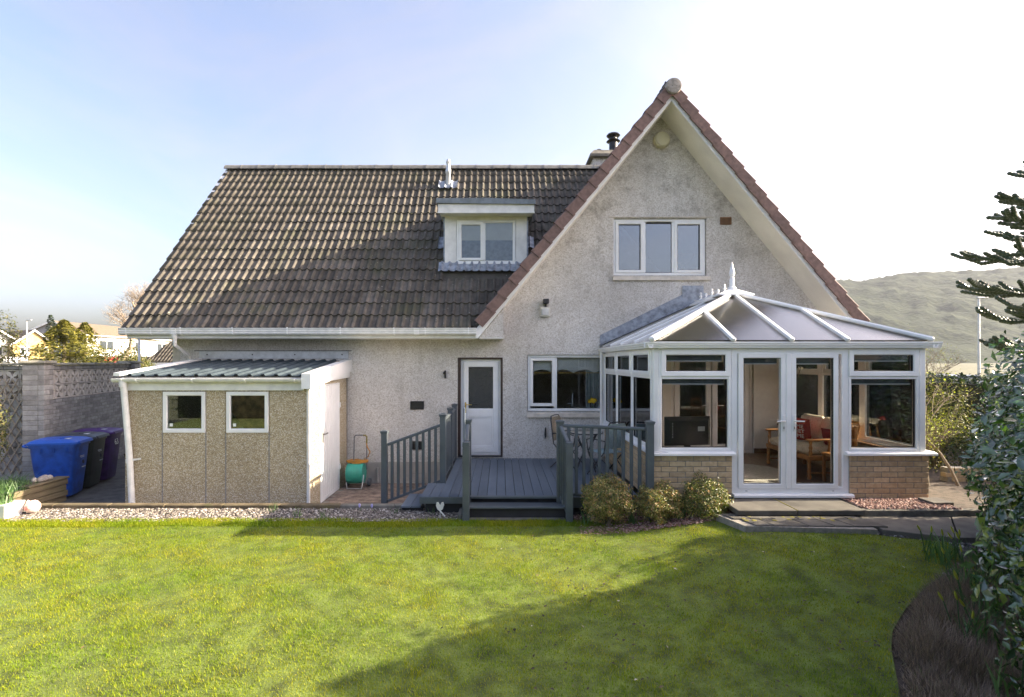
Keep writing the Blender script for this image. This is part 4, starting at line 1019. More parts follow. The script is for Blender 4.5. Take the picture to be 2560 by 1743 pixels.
obj('seat_rail', MB().box(SX - .03, 5.62, SY0 - .03, SY1 + .03, .66, .735, .01), pine, sofa)
obj('stretcher', MB().tube([(SX, SY0, .46), (5.6, SY0, .46)], .016, 8).tube([(SX, SY1, .46), (5.6, SY1, .46)], .016, 8), pine, sofa, 40)
for y in (SY0, SY1):
    mb = MB(); mb.lathe([(.026, 0), (.03, .05), (.02, .09), (.03, .13), (.02, .17), (.028, .24)], (SX + .02, y, .73), 10); mb.lathe([(.022, 0), (.028, .08), (.02, .14), (.024, .24)], (5.25, y, .73), 10)
    obj('arm_spindle', mb, pine, sofa, 40)
    obj('arm', MB().bar((SX - .05, y, .985), (5.62, y, 1.0), .075, .035, bev=.014), pine, sofa)
for k, (a, b) in enumerate(((SY0 + .02, 8.73), (8.75, SY1 - .02))):
    obj('seat_cushion', MB().box(SX - .02, 5.55, a, b, .735, .87, .05), floral, sofa, 60)
    mb = MB(fm((5.50, 0, .85), (0, 1, 0), (1, 0, -.0))); mb = MB(); mb.M = Matrix.Translation((5.46, 0, .85)) @ Matrix.Rotation(R(14), 4, 'Y'); mb.box(-.07, .09, a, b, 0, .46, .06); obj('back_cushion', mb, floral, sofa, 60)
mb = MB(); mb.M = Matrix.Translation((5.60, 0, .70)) @ Matrix.Rotation(R(14), 4, 'Y'); mb.box(0, .03, SY0, SY1, 0, .55, .01); obj('back_frame', mb, pine, sofa)
# red cushion with lettering
cu = thing('scatter_cushion', 'red cushion with white lettering resting on the floral settee', 'cushion', (5.16, 8.86, .87))
def pillow(w, h, th, n_=12):
    mb = MB(); V = []; F = []
    for sgn in (1, -1):
        for j in range(n_ + 1):
            for i in range(n_ + 1):
                u, v = -1 + 2 * i / n_, -1 + 2 * j / n_
                e = max(0, (1 - u ** 4)) * max(0, (1 - v ** 4)); pin = 1 - .05 * (abs(u) * abs(v)) ** .0 * (1 - abs(u * v)) * 0
                V.append((u * w / 2 * (1 - .06 * (1 - u * u) * abs(v)), v * h / 2 * (1 - .06 * (1 - v * v) * abs(u)), sgn * th / 2 * e ** .6))
    for s_ in (0, 1):
        o_ = s_ * (n_ + 1) ** 2
        for j in range(n_):
            for i in range(n_):
                a = o_ + j * (n_ + 1) + i; F.append((a, a + 1, a + n_ + 2, a + n_ + 1) if s_ == 0 else (a, a + n_ + 1, a + n_ + 2, a + 1))
    mb.add(V, F); return mb
cM = fm((5.17, 8.84, 1.075), (.50, -.84, .02), (.80, .50, .32)); cM = cM @ Matrix.Rotation(R(90), 4, 'X')
cM = cM @ Matrix.Rotation(R(-6), 4, 'Z')
mb = pillow(.42, .42, .15); mb.M = None; mb.v = [tuple(cM @ Vector(p)) for p in mb.v]
obj('cushion_cover', mb, plain('red_cotton', (.30, .025, .02), .9, .1, 30), cu, 60, recalc=False)
tm = text_mesh('HOME\nSWEET\nHOME', .095, .002, spacing=.95); tm.materials.append(plain('white_print', (.8, .78, .74), .8))
tm.transform(cM @ Matrix.Translation((0, .0, .078))); obj('lettering', tm, None, cu)
c2 = thing('scatter_cushion', 'small dark red cushion at the near end of the settee', 'cushion', (5.38, 8.25, .87))
c2M = fm((5.38, 8.27, 1.0), (.3, -.95, 0), (.9, .3, .3)) @ Matrix.Rotation(R(90), 4, 'X'); mb = pillow(.3, .3, .12); mb.v = [tuple(c2M @ Vector(p)) for p in mb.v]; obj('cushion_cover', mb, plain('dark_red_cotton', (.20, .015, .02), .9, .1, 30), c2, 60, recalc=False)
# television seen from behind
tv_ = thing('television', 'black flat television seen from behind through the left conservatory window', 'television', (2.85, 7.75, .93))
tM = Matrix.Translation((2.83, 7.68, 1.19)) @ Matrix.Rotation(R(9), 4, 'Z')
gl_black = plain('television_back', (.018, .02, .022), .3, .1)
mb = MB(); mb.M = tM; mb.box(-.37, .37, .01, .035, -.22, .22, .008); mb.add([(-.36, .012, -.21), (.36, .012, -.21), (.36, .012, .21), (-.36, .012, .21), (-.31, -.035, -.21), (.31, -.035, -.21), (.31, -.035, .16), (-.31, -.035, .16)], [(4, 5, 6, 7), (0, 4, 7, 3), (1, 2, 6, 5), (3, 7, 6, 2), (0, 1, 5, 4)]); obj('casing', mb, gl_black, tv_)
mb = MB(); mb.M = tM; mb.box(.14, .25, -.040, -.034, .0, .07); obj('rating_label', mb, plain('grey_label', (.34, .37, .38), .6), tv_)
mb = MB(); mb.M = tM
for k in range(6): mb.lathe([(.008, -.042), (.008, -.03)], (-.27, 0, .12 - k * .04), 8, 'y')
obj('socket', mb, M['galv'], tv_)
mb = MB(); mb.M = tM; mb.box(-.04, .04, 0, .05, -.3, -.2); mb.box(-.2, .2, -.08, .14, -.31, -.295, .004); obj('stand', mb, gl_black, tv_)
obj('television_table', MB().box(2.42, 3.25, 7.5, 7.95, .82, .875, .01).box(2.46, 2.52, 7.54, 7.9, .36, .82).box(3.15, 3.21, 7.54, 7.9, .36, .82), pine, label='low pine table under the television', cat='table')
t = NT('shaggy_rug'); t.bump(t.noise(60, 5), 1.0, .03)
rug = MB()
V = [(4.05 + .8 * math.cos(a) * (1 + random.uniform(-.04, .04)), 8.55 + .72 * math.sin(a) * (1 + random.uniform(-.04, .04))) for a in [k * math.pi / 20 for k in range(40)]]
rug.prismz(V, .362, .392); obj('rug', rug, t.done(t.ramp(t.noise(20, 4), [(.3, (.42, .40, .36)), (.7, (.62, .60, .55))]), .95), label='cream shaggy rug on the conservatory floor', cat='rug')
wc = thing('wooden_chair', 'orange wooden chair back behind the right conservatory window', 'chair', (5.2, 7.75, .36))
mb = MB()
obj('seat', MB().box(5.04, 5.34, 7.6, 8.0, .78, .82, .01), pine, wc)
for x in (5.07, 5.31):
    obj('back_post', MB().bar((x, 7.62, .36), (x - .03, 7.56, 1.28), .035, .035, (0, 1, 0), .006), pine, wc); obj('leg', MB().bar((x, 7.97, .36), (x, 7.97, .79), .035, .035, (0, 1, 0)), pine, wc)
for z_ in (1.05, 1.22): obj('back_slat', MB().box(5.04, 5.28, 7.555, 7.58, z_, z_ + .05, .006), pine, wc)
fs_ = thing('dried_flower_stems', 'tall dried white flower stems in a vase in the conservatory corner', 'flowers', (5.55, 9.85, .36))
obj('vase', MB().lathe([(.07, 0), (.1, .1), (.11, .3), (.06, .5), (.07, .55)], (5.55, 9.85, .36), 14), plain('brown_vase', (.14, .09, .05), .4), fs_, 40)
ms = MB(); mf = MB()
for k in range(5):
    tip = Vector((5.6 + random.uniform(-.18, .16), 9.8 + random.uniform(-.15, .1), 1.75 + .09 * k)); ms.tube([(5.55, 9.85, .9), (5.56, 9.84, 1.3), tip], .006, 5)
    for q in range(14):
        d = Vector((random.gauss(0, 1), random.gauss(0, 1), random.gauss(0, 1))).normalized() * .055; e = d.orthogonal().normalized() * .012; mf.add([tip, tip + d * .7 + e, tip + d, tip + d * .7 - e], [(0, 1, 2, 3)])
obj('stems', ms, M['bark'], fs_); obj('blooms', mf, plain('cream_bloom', (.72, .68, .58), .8), fs_, recalc=False)
# ------------------------------------------------------------------ shed (lean-to store)
GP = -.24
shed = thing('shed', 'lean-to shed of pebble concrete panels with grey corrugated roof and white door', 'shed', (-4.65, 9.3, GP))
sx0, sx1, sy = -6.15, -3.16, 8.31
W1 = (-5.526, -4.834, 1.077, 1.748); W2 = (-4.489, -3.80, 1.077, 1.748)
pj = [sx0, -5.535, -4.825, -4.50, -3.79, sx1]
for i in range(5):
    a, b = pj[i] + .006, pj[i + 1] - .006
    mb = MB()
    if i in (1, 3):
        w_ = W1 if i == 1 else W2
        mb.box(a, b, sy, sy + .06, GP - .05, w_[2] - .004); mb.box(a, b, sy, sy + .06, w_[3] + .002, 1.80)
    else: mb.box(a, b, sy, sy + .06, GP - .05, 1.80)
    obj('wall_panel', mb, M['aggregate'], shed)
mb = MB()
for x in pj[1:-1]: mb.box(x - .011, x + .011, sy - .003, sy + .05, GP, 1.78 if abs(x) > 9 else 1.07)
obj('panel_joint', mb, M['joint'], shed)
obj('corner_trim', MB().box(sx1 - .012, sx1 + .03, sy - .012, sy + .04, GP - .02, 1.80, .003), M['upvc_old'], shed)
# right side wall with the door opening
MS = fm((sx1, sy, 0), (0, 1, 0), (-1, 0, 0))
mb = MB(MS); mb.box(.062, .575, .0, .06, GP - .05, 2.0); mb.box(1.62, 2.137, 0, .06, GP - .05, 2.25); mb.box(.575, 1.62, 0, .06, 1.835, 2.12)
obj('side_wall', mb, M['aggregate'], shed)
obj('side_wall', MB(fm((sx0, YW, 0), (0, -1, 0), (1, 0, 0))).prism([(0, GP - .05), (2.13, GP - .05), (2.13, 1.95), (0, 2.24)], 0, .06), M['aggregate'], shed)
obj('edge_trim', MB(MS).box(2.085, 2.138, -.008, .02, GP, 2.2), M['joint'], shed)
sdoor = obj('shed_door', MB(MS).frame(.58, 1.615, GP, 1.832, .035, -.012, .05), M['upvc'], shed)
for k in range(9):
    a = .615 + k * .1073; obj('door_rib', MB(MS).box(a + .004, a + .1033, -.004, .03, GP + .05, 1.80, .006), M['upvc'], sdoor)
obj('door_backing', MB(MS).box(.60, 1.60, .012, .04, GP + .01, 1.82), M['upvc_old'], sdoor)
obj('kick_rail', MB(MS).box(.612, 1.585, -.008, .02, GP + .03, GP + .07, .003), M['upvc'], sdoor)
mb = MB(MS); mb.box(.665, .695, -.02, -.005, .80, 1.0, .006); mb.tube([(.68, -.01, .955), (.68, -.05, .955), (.82, -.052, .958)], .011, 8); obj('handle', mb, M['black'], sdoor, 40)
for z_ in (.15, 1.35): obj('hinge', MB(MS).box(1.592, 1.62, -.03, -.012, z_, z_ + .1, .004), M['upvc'], sdoor)
# windows
t = NT('reflective_shed_glass'); M['glass_shed'] = glass('shed_glass', (.80, .83, .80), 2.2)
for n_, w_ in (('a', W1), ('b', W2)):
    wd = obj('window', MB().frame(w_[0], w_[1], w_[2], w_[3], .066, sy - .012, sy + .06), M['upvc'], shed)
    obj('pane', MB().box(w_[0] + .062, w_[1] - .062, sy + .02, sy + .027, w_[2] + .062, w_[3] - .062), M['glass_shed'], wd)
    obj('price_tag', MB().box(w_[0] + .10, w_[0] + .15, sy + .014, sy + .018, w_[2] + .10, w_[2] + .15), M['upvc'], wd, label='small white sticker on the glass')
# roof of box-profile sheets
ry0, rz0, ry1, rz1 = 8.20, 2.012, 10.445, 2.262
px_ = []; x = -6.14
while x < -3.2:
    for dx, h in ((0, 0), (.10, 0), (.12, .030), (.165, .030), (.185, 0)):
        if x + dx < -3.19: px_.append((x + dx, h))
    x += .215
top = [(x_, 0, h) for x_, h in px_]
mb = MB(); mb.sheet(top, [(0, ry0, rz0), (0, ry1, rz1)]); mb.sheet([(x_, 0, h - .012) for x_, h in px_], [(0, ry0, rz0), (0, ry1, rz1)]); mb.sheet([(x_, 0, h - .012) for x_, h in px_], [(0, ry0, rz0), (0, ry0, rz0 + .012)])
obj('corrugated_roof', mb, M['shedroof'], shed, recalc=False)
mb = MB(); mb.bar((-6.19, ry0 - .02, rz0 + .022), (-6.19, ry1, rz1 + .022), .10, .05, (0, 0, 1)); obj('verge_trim', mb, M['upvc'], shed)
mb = MB(MS); mb.add([], []); p = [(ry0 - .03, 1.80), (ry0 - .03, 2.045), (ry1, 2.295), (ry1, 2.04)]; obj('verge_board', MB().prismx(p, -3.21, -3.055), M['upvc'], shed)
obj('verge_board_lower', MB().prismx([(8.9, 1.88), (8.9, 1.90), (ry1, 2.04), (ry1, 1.92)], -3.155, -3.10), M['upvc'], shed)
obj('fascia', MB().box(-6.17, -3.215, sy - .035, sy - .013, 1.77, 1.99, .003), M['upvc_old'], shed)
mb = MB(); gp2 = []
for k in range(9):
    th = math.pi * k / 8; gp2.append((8.215 - .058 * math.cos(th), 1.975 - .062 * math.sin(th) - .012))
gp3 = gp2 + [(y_ + (.008 if y_ < 8.215 else -.008), z_ + .004) for y_, z_ in gp2[::-1]]
mb.prismx(gp3, -6.26, -3.215); sg = obj('gutter', mb, M['gutter'], shed, 40)
gb = MB().prismx([(y_ + (y_ - 8.215) * .1, z_ - .006) for y_, z_ in gp2] + [(8.215, 1.975)], -.010, .010).mesh('gutter_bracket'); gb.materials.append(M['upvc'])
for x in (-6.1, -5.87, -4.97, -4.12, -3.32): inst('gutter_bracket', gb, sg, (x, 0, 0))
obj('gutter_end', MB().prismx(gp2, -6.268, -6.258).prismx(gp2, -3.216, -3.208), M['upvc'], sg)
mb = MB(); mb.tube([(-6.11, 8.215, 1.92), (-6.11, 8.215, 1.83)], .056, 14); mb.tube([(-6.11, 8.225, 1.88), (-6.02, 8.245, .62), (-5.985, 8.25, -.22)], .047, 14); mb.tube([(-6.027, 8.243, .66), (-6.022, 8.244, .60)], .054, 14); mb.bar((-6.0, 8.25, .64), (-5.86, 8.27, .66), .02, .03)
obj('downpipe', mb, M['gutter'], shed, 40)
# things inside the shed by the glass
wp = plain('rough_planks', (.42, .23, .11), .85, .35, 9, bump=.4, bscale=50)
st = thing('stacked_planks', 'rough brown planks leaning behind the right shed window', 'planks', (-4.15, 8.7, GP))
for k in range(6): obj('plank', MB().bar((-4.02 + k * .13, 8.37, .95), (-4.62 + k * .13, 8.375, 1.75), .02, .10, (0, 0, 1)), wp, st)
obj('plank', MB().bar((-4.5, 8.352, 1.14), (-3.75, 8.352, 1.33), .02, .07, (0, 0, 1)), wp, st)
obj('plank', MB().box(-4.52, -3.75, 8.42, 8.58, 1.06, 1.085), wp, st)
obj('shed_floor', MB().box(sx0 + .08, sx1 - .08, sy + .07, YW - .01, GP, GP + .02), M['alley'], shed)

# ------------------------------------------------------------------ deck
DZ = .255
deck = thing('deck', 'raised grey grooved deck outside the back door with steps down to the lawn', 'deck', (.4, 9, 0))
def board_mesh(L, w=.131, th=.026):
    prof = [(-w / 2, -th), (-w / 2, -.004), (-w / 2 + .004, 0)]
    ng = 7
    for k in range(ng):
        x = -w / 2 + .012 + k * (w - .024) / ng
        g = (w - .024) / ng
        prof += [(x + g * .3, 0), (x + g * .38, -.0045), (x + g * .72, -.0045), (x + g * .8, 0)]
    prof += [(w / 2 - .004, 0), (w / 2, -.004), (w / 2, -th)]
    me = MB().prism(prof, 0, L).mesh('deck_board', recalc=True); me.materials.append(M['deck']); return me
bm1 = board_mesh(1.0)
k = 0; x = -1.12
while x < 2.10:
    y0 = 7.47; y1 = YW - .006
    if x < -.92: y1 = 8.31
    inst('deck_board', bm1, deck, (x, y0, DZ + random.uniform(-.001, .001)), (0, 0, 0), (1, y1 - y0, 1)); x += .1405
obj('deck_subframe', MB().box(-.98, 2.08, 7.56, YW - .02, -.2, DZ - .03).box(-1.12, -.98, 7.56, 8.28, -.2, DZ - .03), plain('dark_subframe', (.03, .032, .035), .8), deck)
obj('deck_fascia', MB().box(-1.19, -.56, 7.445, 7.468, DZ - .10, DZ - .004, .003), M['rail'], deck)
obj('deck_fascia', MB().box(.98, 2.10, 7.445, 7.468, DZ - .16, DZ - .004, .003), M['rail'], deck)
obj('deck_edge_board', MB().box(-.55, .97, 7.455, 7.53, DZ - .03, DZ + .003, .004), M['rail'], deck)
# step down to the lawn
obj('step_tread', MB().box(-.545, .975, 7.20, 7.452, DZ - .105, DZ - .078, .006), M['rail'], deck)
bmz = board_mesh(1.0, .11, .02)
inst('step_riser', bmz, deck, (-.53, 7.235, DZ - .165), (R(90), 0, R(-90)), (1, 1.49, 1))
obj('step_bearer', MB().box(-.5, .93, 7.26, 7.44, -.02, DZ - .108), plain('dark_bearer', (.03, .03, .032), .8), deck)
# side steps going down to the left
for i, (xa, xb, z_) in enumerate(((-1.50, -1.19, DZ - .17), (-1.82, -1.50, DZ - .335))):
    for kk in range(2): inst('step_board', bm1, deck, (xa + .078 + kk * .15, 7.58, z_), (0, 0, 0), (1.05, .72, 1))
    obj('step_bearer', MB().box(xa + .01, xb + .01, 7.66, 8.26, GP, z_ - .03), plain('dark_bearer', (.03, .03, .032), .8), deck)
# railings
def post_mesh(h, cap=True):
    mb = MB(); mb.box(-.048, .048, -.048, .048, 0, h, .006)
    if cap:
        mb.box(-.056, .056, -.056, .056, h - .02, h + .004, .004)
        mb.add([(-.06, -.06, h + .004), (.06, -.06, h + .004), (.06, .06, h + .004), (-.06, .06, h + .004), (-.06, -.06, h + .018), (.06, -.06, h + .018), (.06, .06, h + .018), (-.06, .06, h + .018), (0, 0, h + .036)], [(0, 1, 5, 4), (1, 2, 6, 5), (2, 3, 7, 6), (3, 0, 4, 7), (4, 5, 8), (5, 6, 8), (6, 7, 8), (7, 4, 8), (0, 3, 2, 1)])
    else:
        mb.box(-.052, .052, -.052, .052, h - .055, h - .045, .002); mb.box(-.052, .052, -.052, .052, h - .035, h - .025, .002); mb.box(-.05, .05, -.05, .05, h - .012, h + .012, .01)
    me = mb.mesh('post'); me.materials.append(M['rail']); return me
def rail_run(label, posts, runs, grp='deck railings'):
    """posts (x,y,z0,h,cap); runs (p, q, z top at p, z top at q, z bottom p, z bottom q, n balusters)"""
    c0 = posts[0]; r = thing('railing', label, 'railing', (c0[0], c0[1], c0[2]), grp)
    for x, y, z0, h, cap in posts: inst('post', post_mesh(h, cap), r, (x, y, z0))
    for (p, q, zt0, zt1, zb0, zb1, n_) in runs:
        a, b = Vector((p[0], p[1], zt0)), Vector((q[0], q[1], zt1))
        obj('handrail', MB().bar(a, b, .058, .045, bev=.012), M['rail'], r)
        a2, b2 = Vector((p[0], p[1], zb0)), Vector((q[0], q[1], zb1))
        obj('bottom_rail', MB().bar(a2, b2, .045, .04, bev=.005), M['rail'], r)
        for k in range(n_):
            t_ = (k + .75) / (n_ + .5); lo, hi = a2.lerp(b2, t_), a.lerp(b, t_)
            obj('baluster', MB().box(lo.x - .022, lo.x + .022, lo.y - .022, lo.y + .022, lo.z, hi.z, .003), M['rail'], r)
    return r
# across the front to the conservatory
rail_run('grey railing between the steps and the brick conservatory wall', [(.865, 7.44, DZ - .2, 1.30, True), (2.05, 6.99, -.02, 1.42, True)], [((.91, 7.42), (2.0, 7.01), 1.305, 1.31, DZ + .06, DZ + .06, 10)])
# right and left of the lawn step
rail_run('short grey railing right of the lawn step, nearest the azaleas', [(.962, 7.13, -.02, 1.12, False)], [((.945, 7.17), (.875, 7.40), 1.10, 1.29, .10, .27, 3)])
rail_run('short grey railing left of the lawn step, beside the white ornament', [(-.49, 7.17, -.02, 1.12, False), (-.49, 7.58, DZ - .2, 1.30, True)], [((-.49, 7.22), (-.49, 7.54), 1.10, 1.30, .10, .27, 3)])
# left side of deck up to the wall
rail_run('grey railing from the house wall to the side steps', [(-.955, 8.38, DZ - .2, 1.30, True), (-.945, 9.5, DZ - .2, 1.30, True), (-.945, 10.36, DZ - .2, 1.30, True)], [((-.953, 8.43), (-.945, 9.45), 1.27, 1.27, DZ + .06, DZ + .06, 6), ((-.945, 9.55), (-.945, 10.31), 1.27, 1.27, DZ + .06, DZ + .06, 5)])
rail_run('sloping grey railing beside the side steps, nearest the hose reel', [(-1.92, 8.38, GP, 1.32, True)], [((-1.87, 8.38), (-1.0, 8.38), .87, 1.19, -.06, .27, 8)])

# ------------------------------------------------------------------ patio and kerb
pat = obj('patio', MB().box(-6.6, -.98, 7.86, YW - .002, GP - .1, GP - .012), M['mortar'], kind='structure')
pm = MB().box(-.0975, .0975, -.0475, .0475, -.03, 0, .004).mesh('paver'); pm.materials.append(M['paver'])
for r in range(26):
    for c in range(12):
        x = -3.05 + c * .2 + (.1 if r % 2 else 0); y = 7.92 + r * .1
        if x > -1.05 or y > 10.4: continue
        inst('paver', pm, pat, (x, y, GP - .004 + random.uniform(-.002, .002)), (0, 0, random.uniform(-.01, .01)))
obj('side_path', MB().box(-9.9, -6.16, 7.86, 16, GP - .1, GP - .006), M['alley'], kind='structure')
mb = MB()
xk = -8.6
kerb = obj('kerb', MB().box(-12, -.62, 7.78, 7.87, -.2, -.06), M['concrete'], kind='structure')
while xk < -.62:
    L = random.uniform(.82, .92); e = min(xk + L, -.62)
    wood = xk < -2.9
    obj('kerb_stone', MB().box(xk, e - .006, 7.755 + random.uniform(-.004, .004), 7.865, -.12, .052 + random.uniform(-.004, .004), .012), M['timber'] if wood else M['concrete'], kerb); xk += L
obj('kerb_stone', MB().box(-.615, -.55, 7.2, 7.80, -.1, .07, .012), M['concrete'], kerb)
obj('step_slab', MB().box(-.44, .91, 7.17, 7.5, -.05, .012, .006), M['concrete'], kind='structure')

# gravel
def pebbles(name, n_, xf, zf, r0, r1, mat, **k):
    base = np.array([(1, 0, 0), (0, 1, 0), (-1, 0, 0), (0, -1, 0), (0, 0, .7), (0, 0, -.7), (.65, .65, .35), (-.65, .65, .35), (-.65, -.65, .35), (.65, -.65, .35)], float)
    fc = np.array([(0, 6, 9), (1, 7, 6), (2, 8, 7), (3, 9, 8), (4, 9, 6), (4, 6, 7), (4, 7, 8), (4, 8, 9), (0, 1, 6), (1, 2, 7), (2, 3, 8), (3, 0, 9)])
    P = xf(n_); m = len(P); s_ = RNG.uniform(r0, r1, (m, 1, 1)) * RNG.uniform(.65, 1.3, (m, 1, 3)); j = RNG.uniform(.75, 1.2, (m, 10, 1))
    th = RNG.uniform(0, 6.28, m); c_, s2 = np.cos(th)[:, None], np.sin(th)[:, None]
    B_ = base[None] * s_ * j; X = B_[..., 0] * c_ - B_[..., 1] * s2; Y = B_[..., 0] * s2 + B_[..., 1] * c_; Z = B_[..., 2]
    V = np.stack([X, Y, Z], -1) + np.concatenate([P, zf(P[:, 0], P[:, 1])[:, None] + RNG.uniform(-.004, .010, (m, 1))], 1)[:, None]
    F = (fc[None] + np.arange(m)[:, None, None] * 10).reshape(-1, 3); rn = np.repeat(RNG.uniform(0, 1, m), len(fc))
    return npm(name, V.reshape(-1, 3), F, mat, rnd=rn, kind='stuff', **k)
def uni(x0, x1, y0, y1): return lambda n_: np.stack([RNG.uniform(x0, x1, n_), RNG.uniform(y0, y1, n_)], 1)
flat = lambda z: (lambda X, Y: np.full(len(X), z))
pebbles('gravel', 15000, uni(-8.8, -.55, 7.13, 7.77), flat(-.012), .010, .022, M['gravel'], label='pinkish gravel strip along the edge of the lawn', cat='gravel')
pebbles('gravel', 5200, uni(1.05, 3.3, 6.6, 7.44), lambda X, Y: zl(X, Y) - .012, .009, .02, M['gravel_red'], label='reddish bark and gravel bed under the azaleas', cat='gravel')
pebbles('gravel', 2600, lambda n_: np.stack([RNG.uniform(4.72, 5.95, n_), RNG.uniform(6.55, 7.06, n_)], 1), flat(.335), .009, .018, M['gravel_red'], label='red gravel patch against the right conservatory wall', cat='gravel')
pebbles('gravel', 4200, lambda n_: (lambda P: P[~on_lawn(P[:, 0], P[:, 1])])(np.stack([RNG.uniform(3.9, 6.6, n_), RNG.uniform(5.0, 6.1, n_)], 1)), lambda X, Y: zl(X, Y) - .01, .010, .024, M['gravel_grey'], label='grey gravel beyond the rounded end of the lawn', cat='gravel')
obj('gravel_bed', MB().box(4.70, 6.2, 6.605, 7.064, .1, .33), M['soil'], kind='structure')

# concrete step and flags by the french doors
path = obj('paving', MB().prismz([(2.95, 6.12), (4.45, 6.0), (4.5, 6.55), (2.8, 6.6)], .12, .255), M['mortar'], kind='structure')
def flag(pts, z0, z1, mat='slab'):
    pts = [(x + random.uniform(-.004, .004), y + random.uniform(-.004, .004)) for x, y in pts]; z1 += random.uniform(-.003, .003)
    cx = sum(p[0] for p in pts) / len(pts); cy = sum(p[1] for p in pts) / len(pts)
    mb = MB(); n_ = len(pts); inn = [(cx + (x - cx) * .985, cy + (y - cy) * .985) for x, y in pts]
    mb.add([(x, y, z0) for x, y in pts] + [(x, y, z1 - .006) for x, y in pts] + [(x, y, z1) for x, y in inn], [tuple(range(n_ - 1, -1, -1))] + [(i, (i + 1) % n_, n_ + (i + 1) % n_, n_ + i) for i in range(n_)] + [(n_ + i, n_ + (i + 1) % n_, 2 * n_ + (i + 1) % n_, 2 * n_ + i) for i in range(n_)] + [tuple(range(2 * n_, 3 * n_))])
    obj('flagstone', mb, M[mat], path)
def lerp2(a, b, t_): return (a[0] + (b[0] - a[0]) * t_, a[1] + (b[1] - a[1]) * t_)
xw = 0
rows = [(6.58, 6.37), (6.36, 6.12)]
for ri, (ya, yb) in enumerate(rows):
    x = 2.86 + (.08 if ri else 0)
    while x < 4.46:
        w_ = random.choice((.22, .30, .42)); e = min(x + w_, 4.50)
        if e - x > .08:
            sh = .12 * ((6.58 - ya) / .4); sh2 = .12 * ((6.58 - yb) / .4)
            flag([(x + sh2, yb - .03 * (x - 3)), (e + sh2 - .012, yb - .03 * (e - 3)), (e + sh - .012, ya), (x + sh, ya)], .14, .270)
        x = e
flag([(4.52, 6.0), (5.15, 5.72), (5.75, 6.50), (4.55, 6.51)], .10, .255); flag([(5.17, 5.72), (6.0, 5.72), (6.4, 6.50), (5.77, 6.50)], .10, .255); flag([(6.02, 5.72), (7.2, 5.72), (7.6, 6.50), (6.42, 6.50)], .10, .25)
obj('back_kerb', MB().box(4.62, 7.6, 6.52, 6.60, .1, .335, .012), M['concrete'], kind='structure')
stp = thing('concrete_step', 'wide concrete slab step below the french doors', 'step', (3.7, 6.8, .22))
for a, b in ((3.02, 3.78), (3.785, 4.66)): obj('slab', MB().box(a, b - .004, 6.47, 7.064, .275, .345, .008), M['slab'], stp)
obj('moss_line', MB().box(3.779, 3.787, 6.475, 7.06, .33, .347), M['moss'], stp)
mm = MB()
for k in range(26):
    x, y = random.uniform(2.95, 4.4), random.choice((6.365, 6.57, 6.3, 6.45)) + random.uniform(-.02, .02); r_ = random.uniform(.012, .04)
    mm.lathe([(r_, 0), (r_ * .7, .006), (.002, .008)], (x, y, .266), 7)
obj('moss_tufts', mm, M['moss'], label='yellow green moss in the paving joints', cat='moss', kind='stuff')
obj('vent_brick', MB().box(5.72, 6.0, 6.72, 6.98, .33, .375, .006), M['slab'], label='pale ridged block lying at the corner of the conservatory', cat='block')

# ------------------------------------------------------------------ hose reel
hr = thing('hose_reel', 'turquoise garden hose reel with orange hose standing by the shed', 'hose reel', (-2.83, 10.03, GP))
turq = plain('turquoise_plastic', (.035, .36, .27), .35, .1)
mb = MB(); mb.lathe([(.06, -.16), (.185, -.16), (.20, -.14), (.205, -.10), (.205, .10), (.20, .14), (.185, .16), (.06, .16)], (-2.85, 10.0, .05), 22, 'x'); obj('drum_cover', mb, turq, hr, 40)
for x in (-2.92, -2.80): obj('grip_slot', MB().box(x - .03, x + .05, 9.93, 10.02, .235, .262, .01), M['black'], hr)
obj('frame', MB().tube([(-3.0, 9.86, -.10), (-2.98, 9.84, -.22), (-2.70, 9.84, -.22), (-2.68, 9.86, -.10), (-2.69, 9.95, .02)], .011, 8), M['galv'], hr, 40)
obj('push_handle', MB().tube([(-2.92, 10.08, .1), (-2.92, 10.12, .74), (-2.89, 10.12, .775), (-2.70, 10.12, .775), (-2.67, 10.12, .74), (-2.66, 10.08, .1)], .012, 8), plain('grey_tube', (.16, .17, .18), .4), hr, 40)
obj('grip', MB().tube([(-2.74, 10.12, .775), (-2.70, 10.12, .775), (-2.67, 10.12, .74), (-2.67, 10.11, .62)], .016, 8), plain('yellow_black_grip', (.22, .18, .02), .5), hr, 40)
orange = plain('orange_hose', (.55, .24, .03), .4, .15)
pts = []
for k in range(60):
    a = k * .55; pts.append((-2.83 + .20 * math.cos(a) * (1 + .06 * math.sin(k)), 10.03 + .10 * math.sin(a), .255 + .012 * math.sin(k * 1.3) + .0006 * k))
pts += [(-2.64, 10.1, .35), (-2.60, 10.1, .45), (-2.66, 10.1, .55), (-2.67, 10.1, .62)]
obj('hose', MB().tube(pts, .011, 7), orange, hr, 40)
for x in (-2.62, -3.05): obj('wheel', MB().lathe([(.02, -.025), (.075, -.025), (.085, 0), (.075, .025), (.02, .025)], (x, 10.12, -.155), 16, 'x'), plain('grey_wheel', (.12, .13, .14), .6), hr, 40)

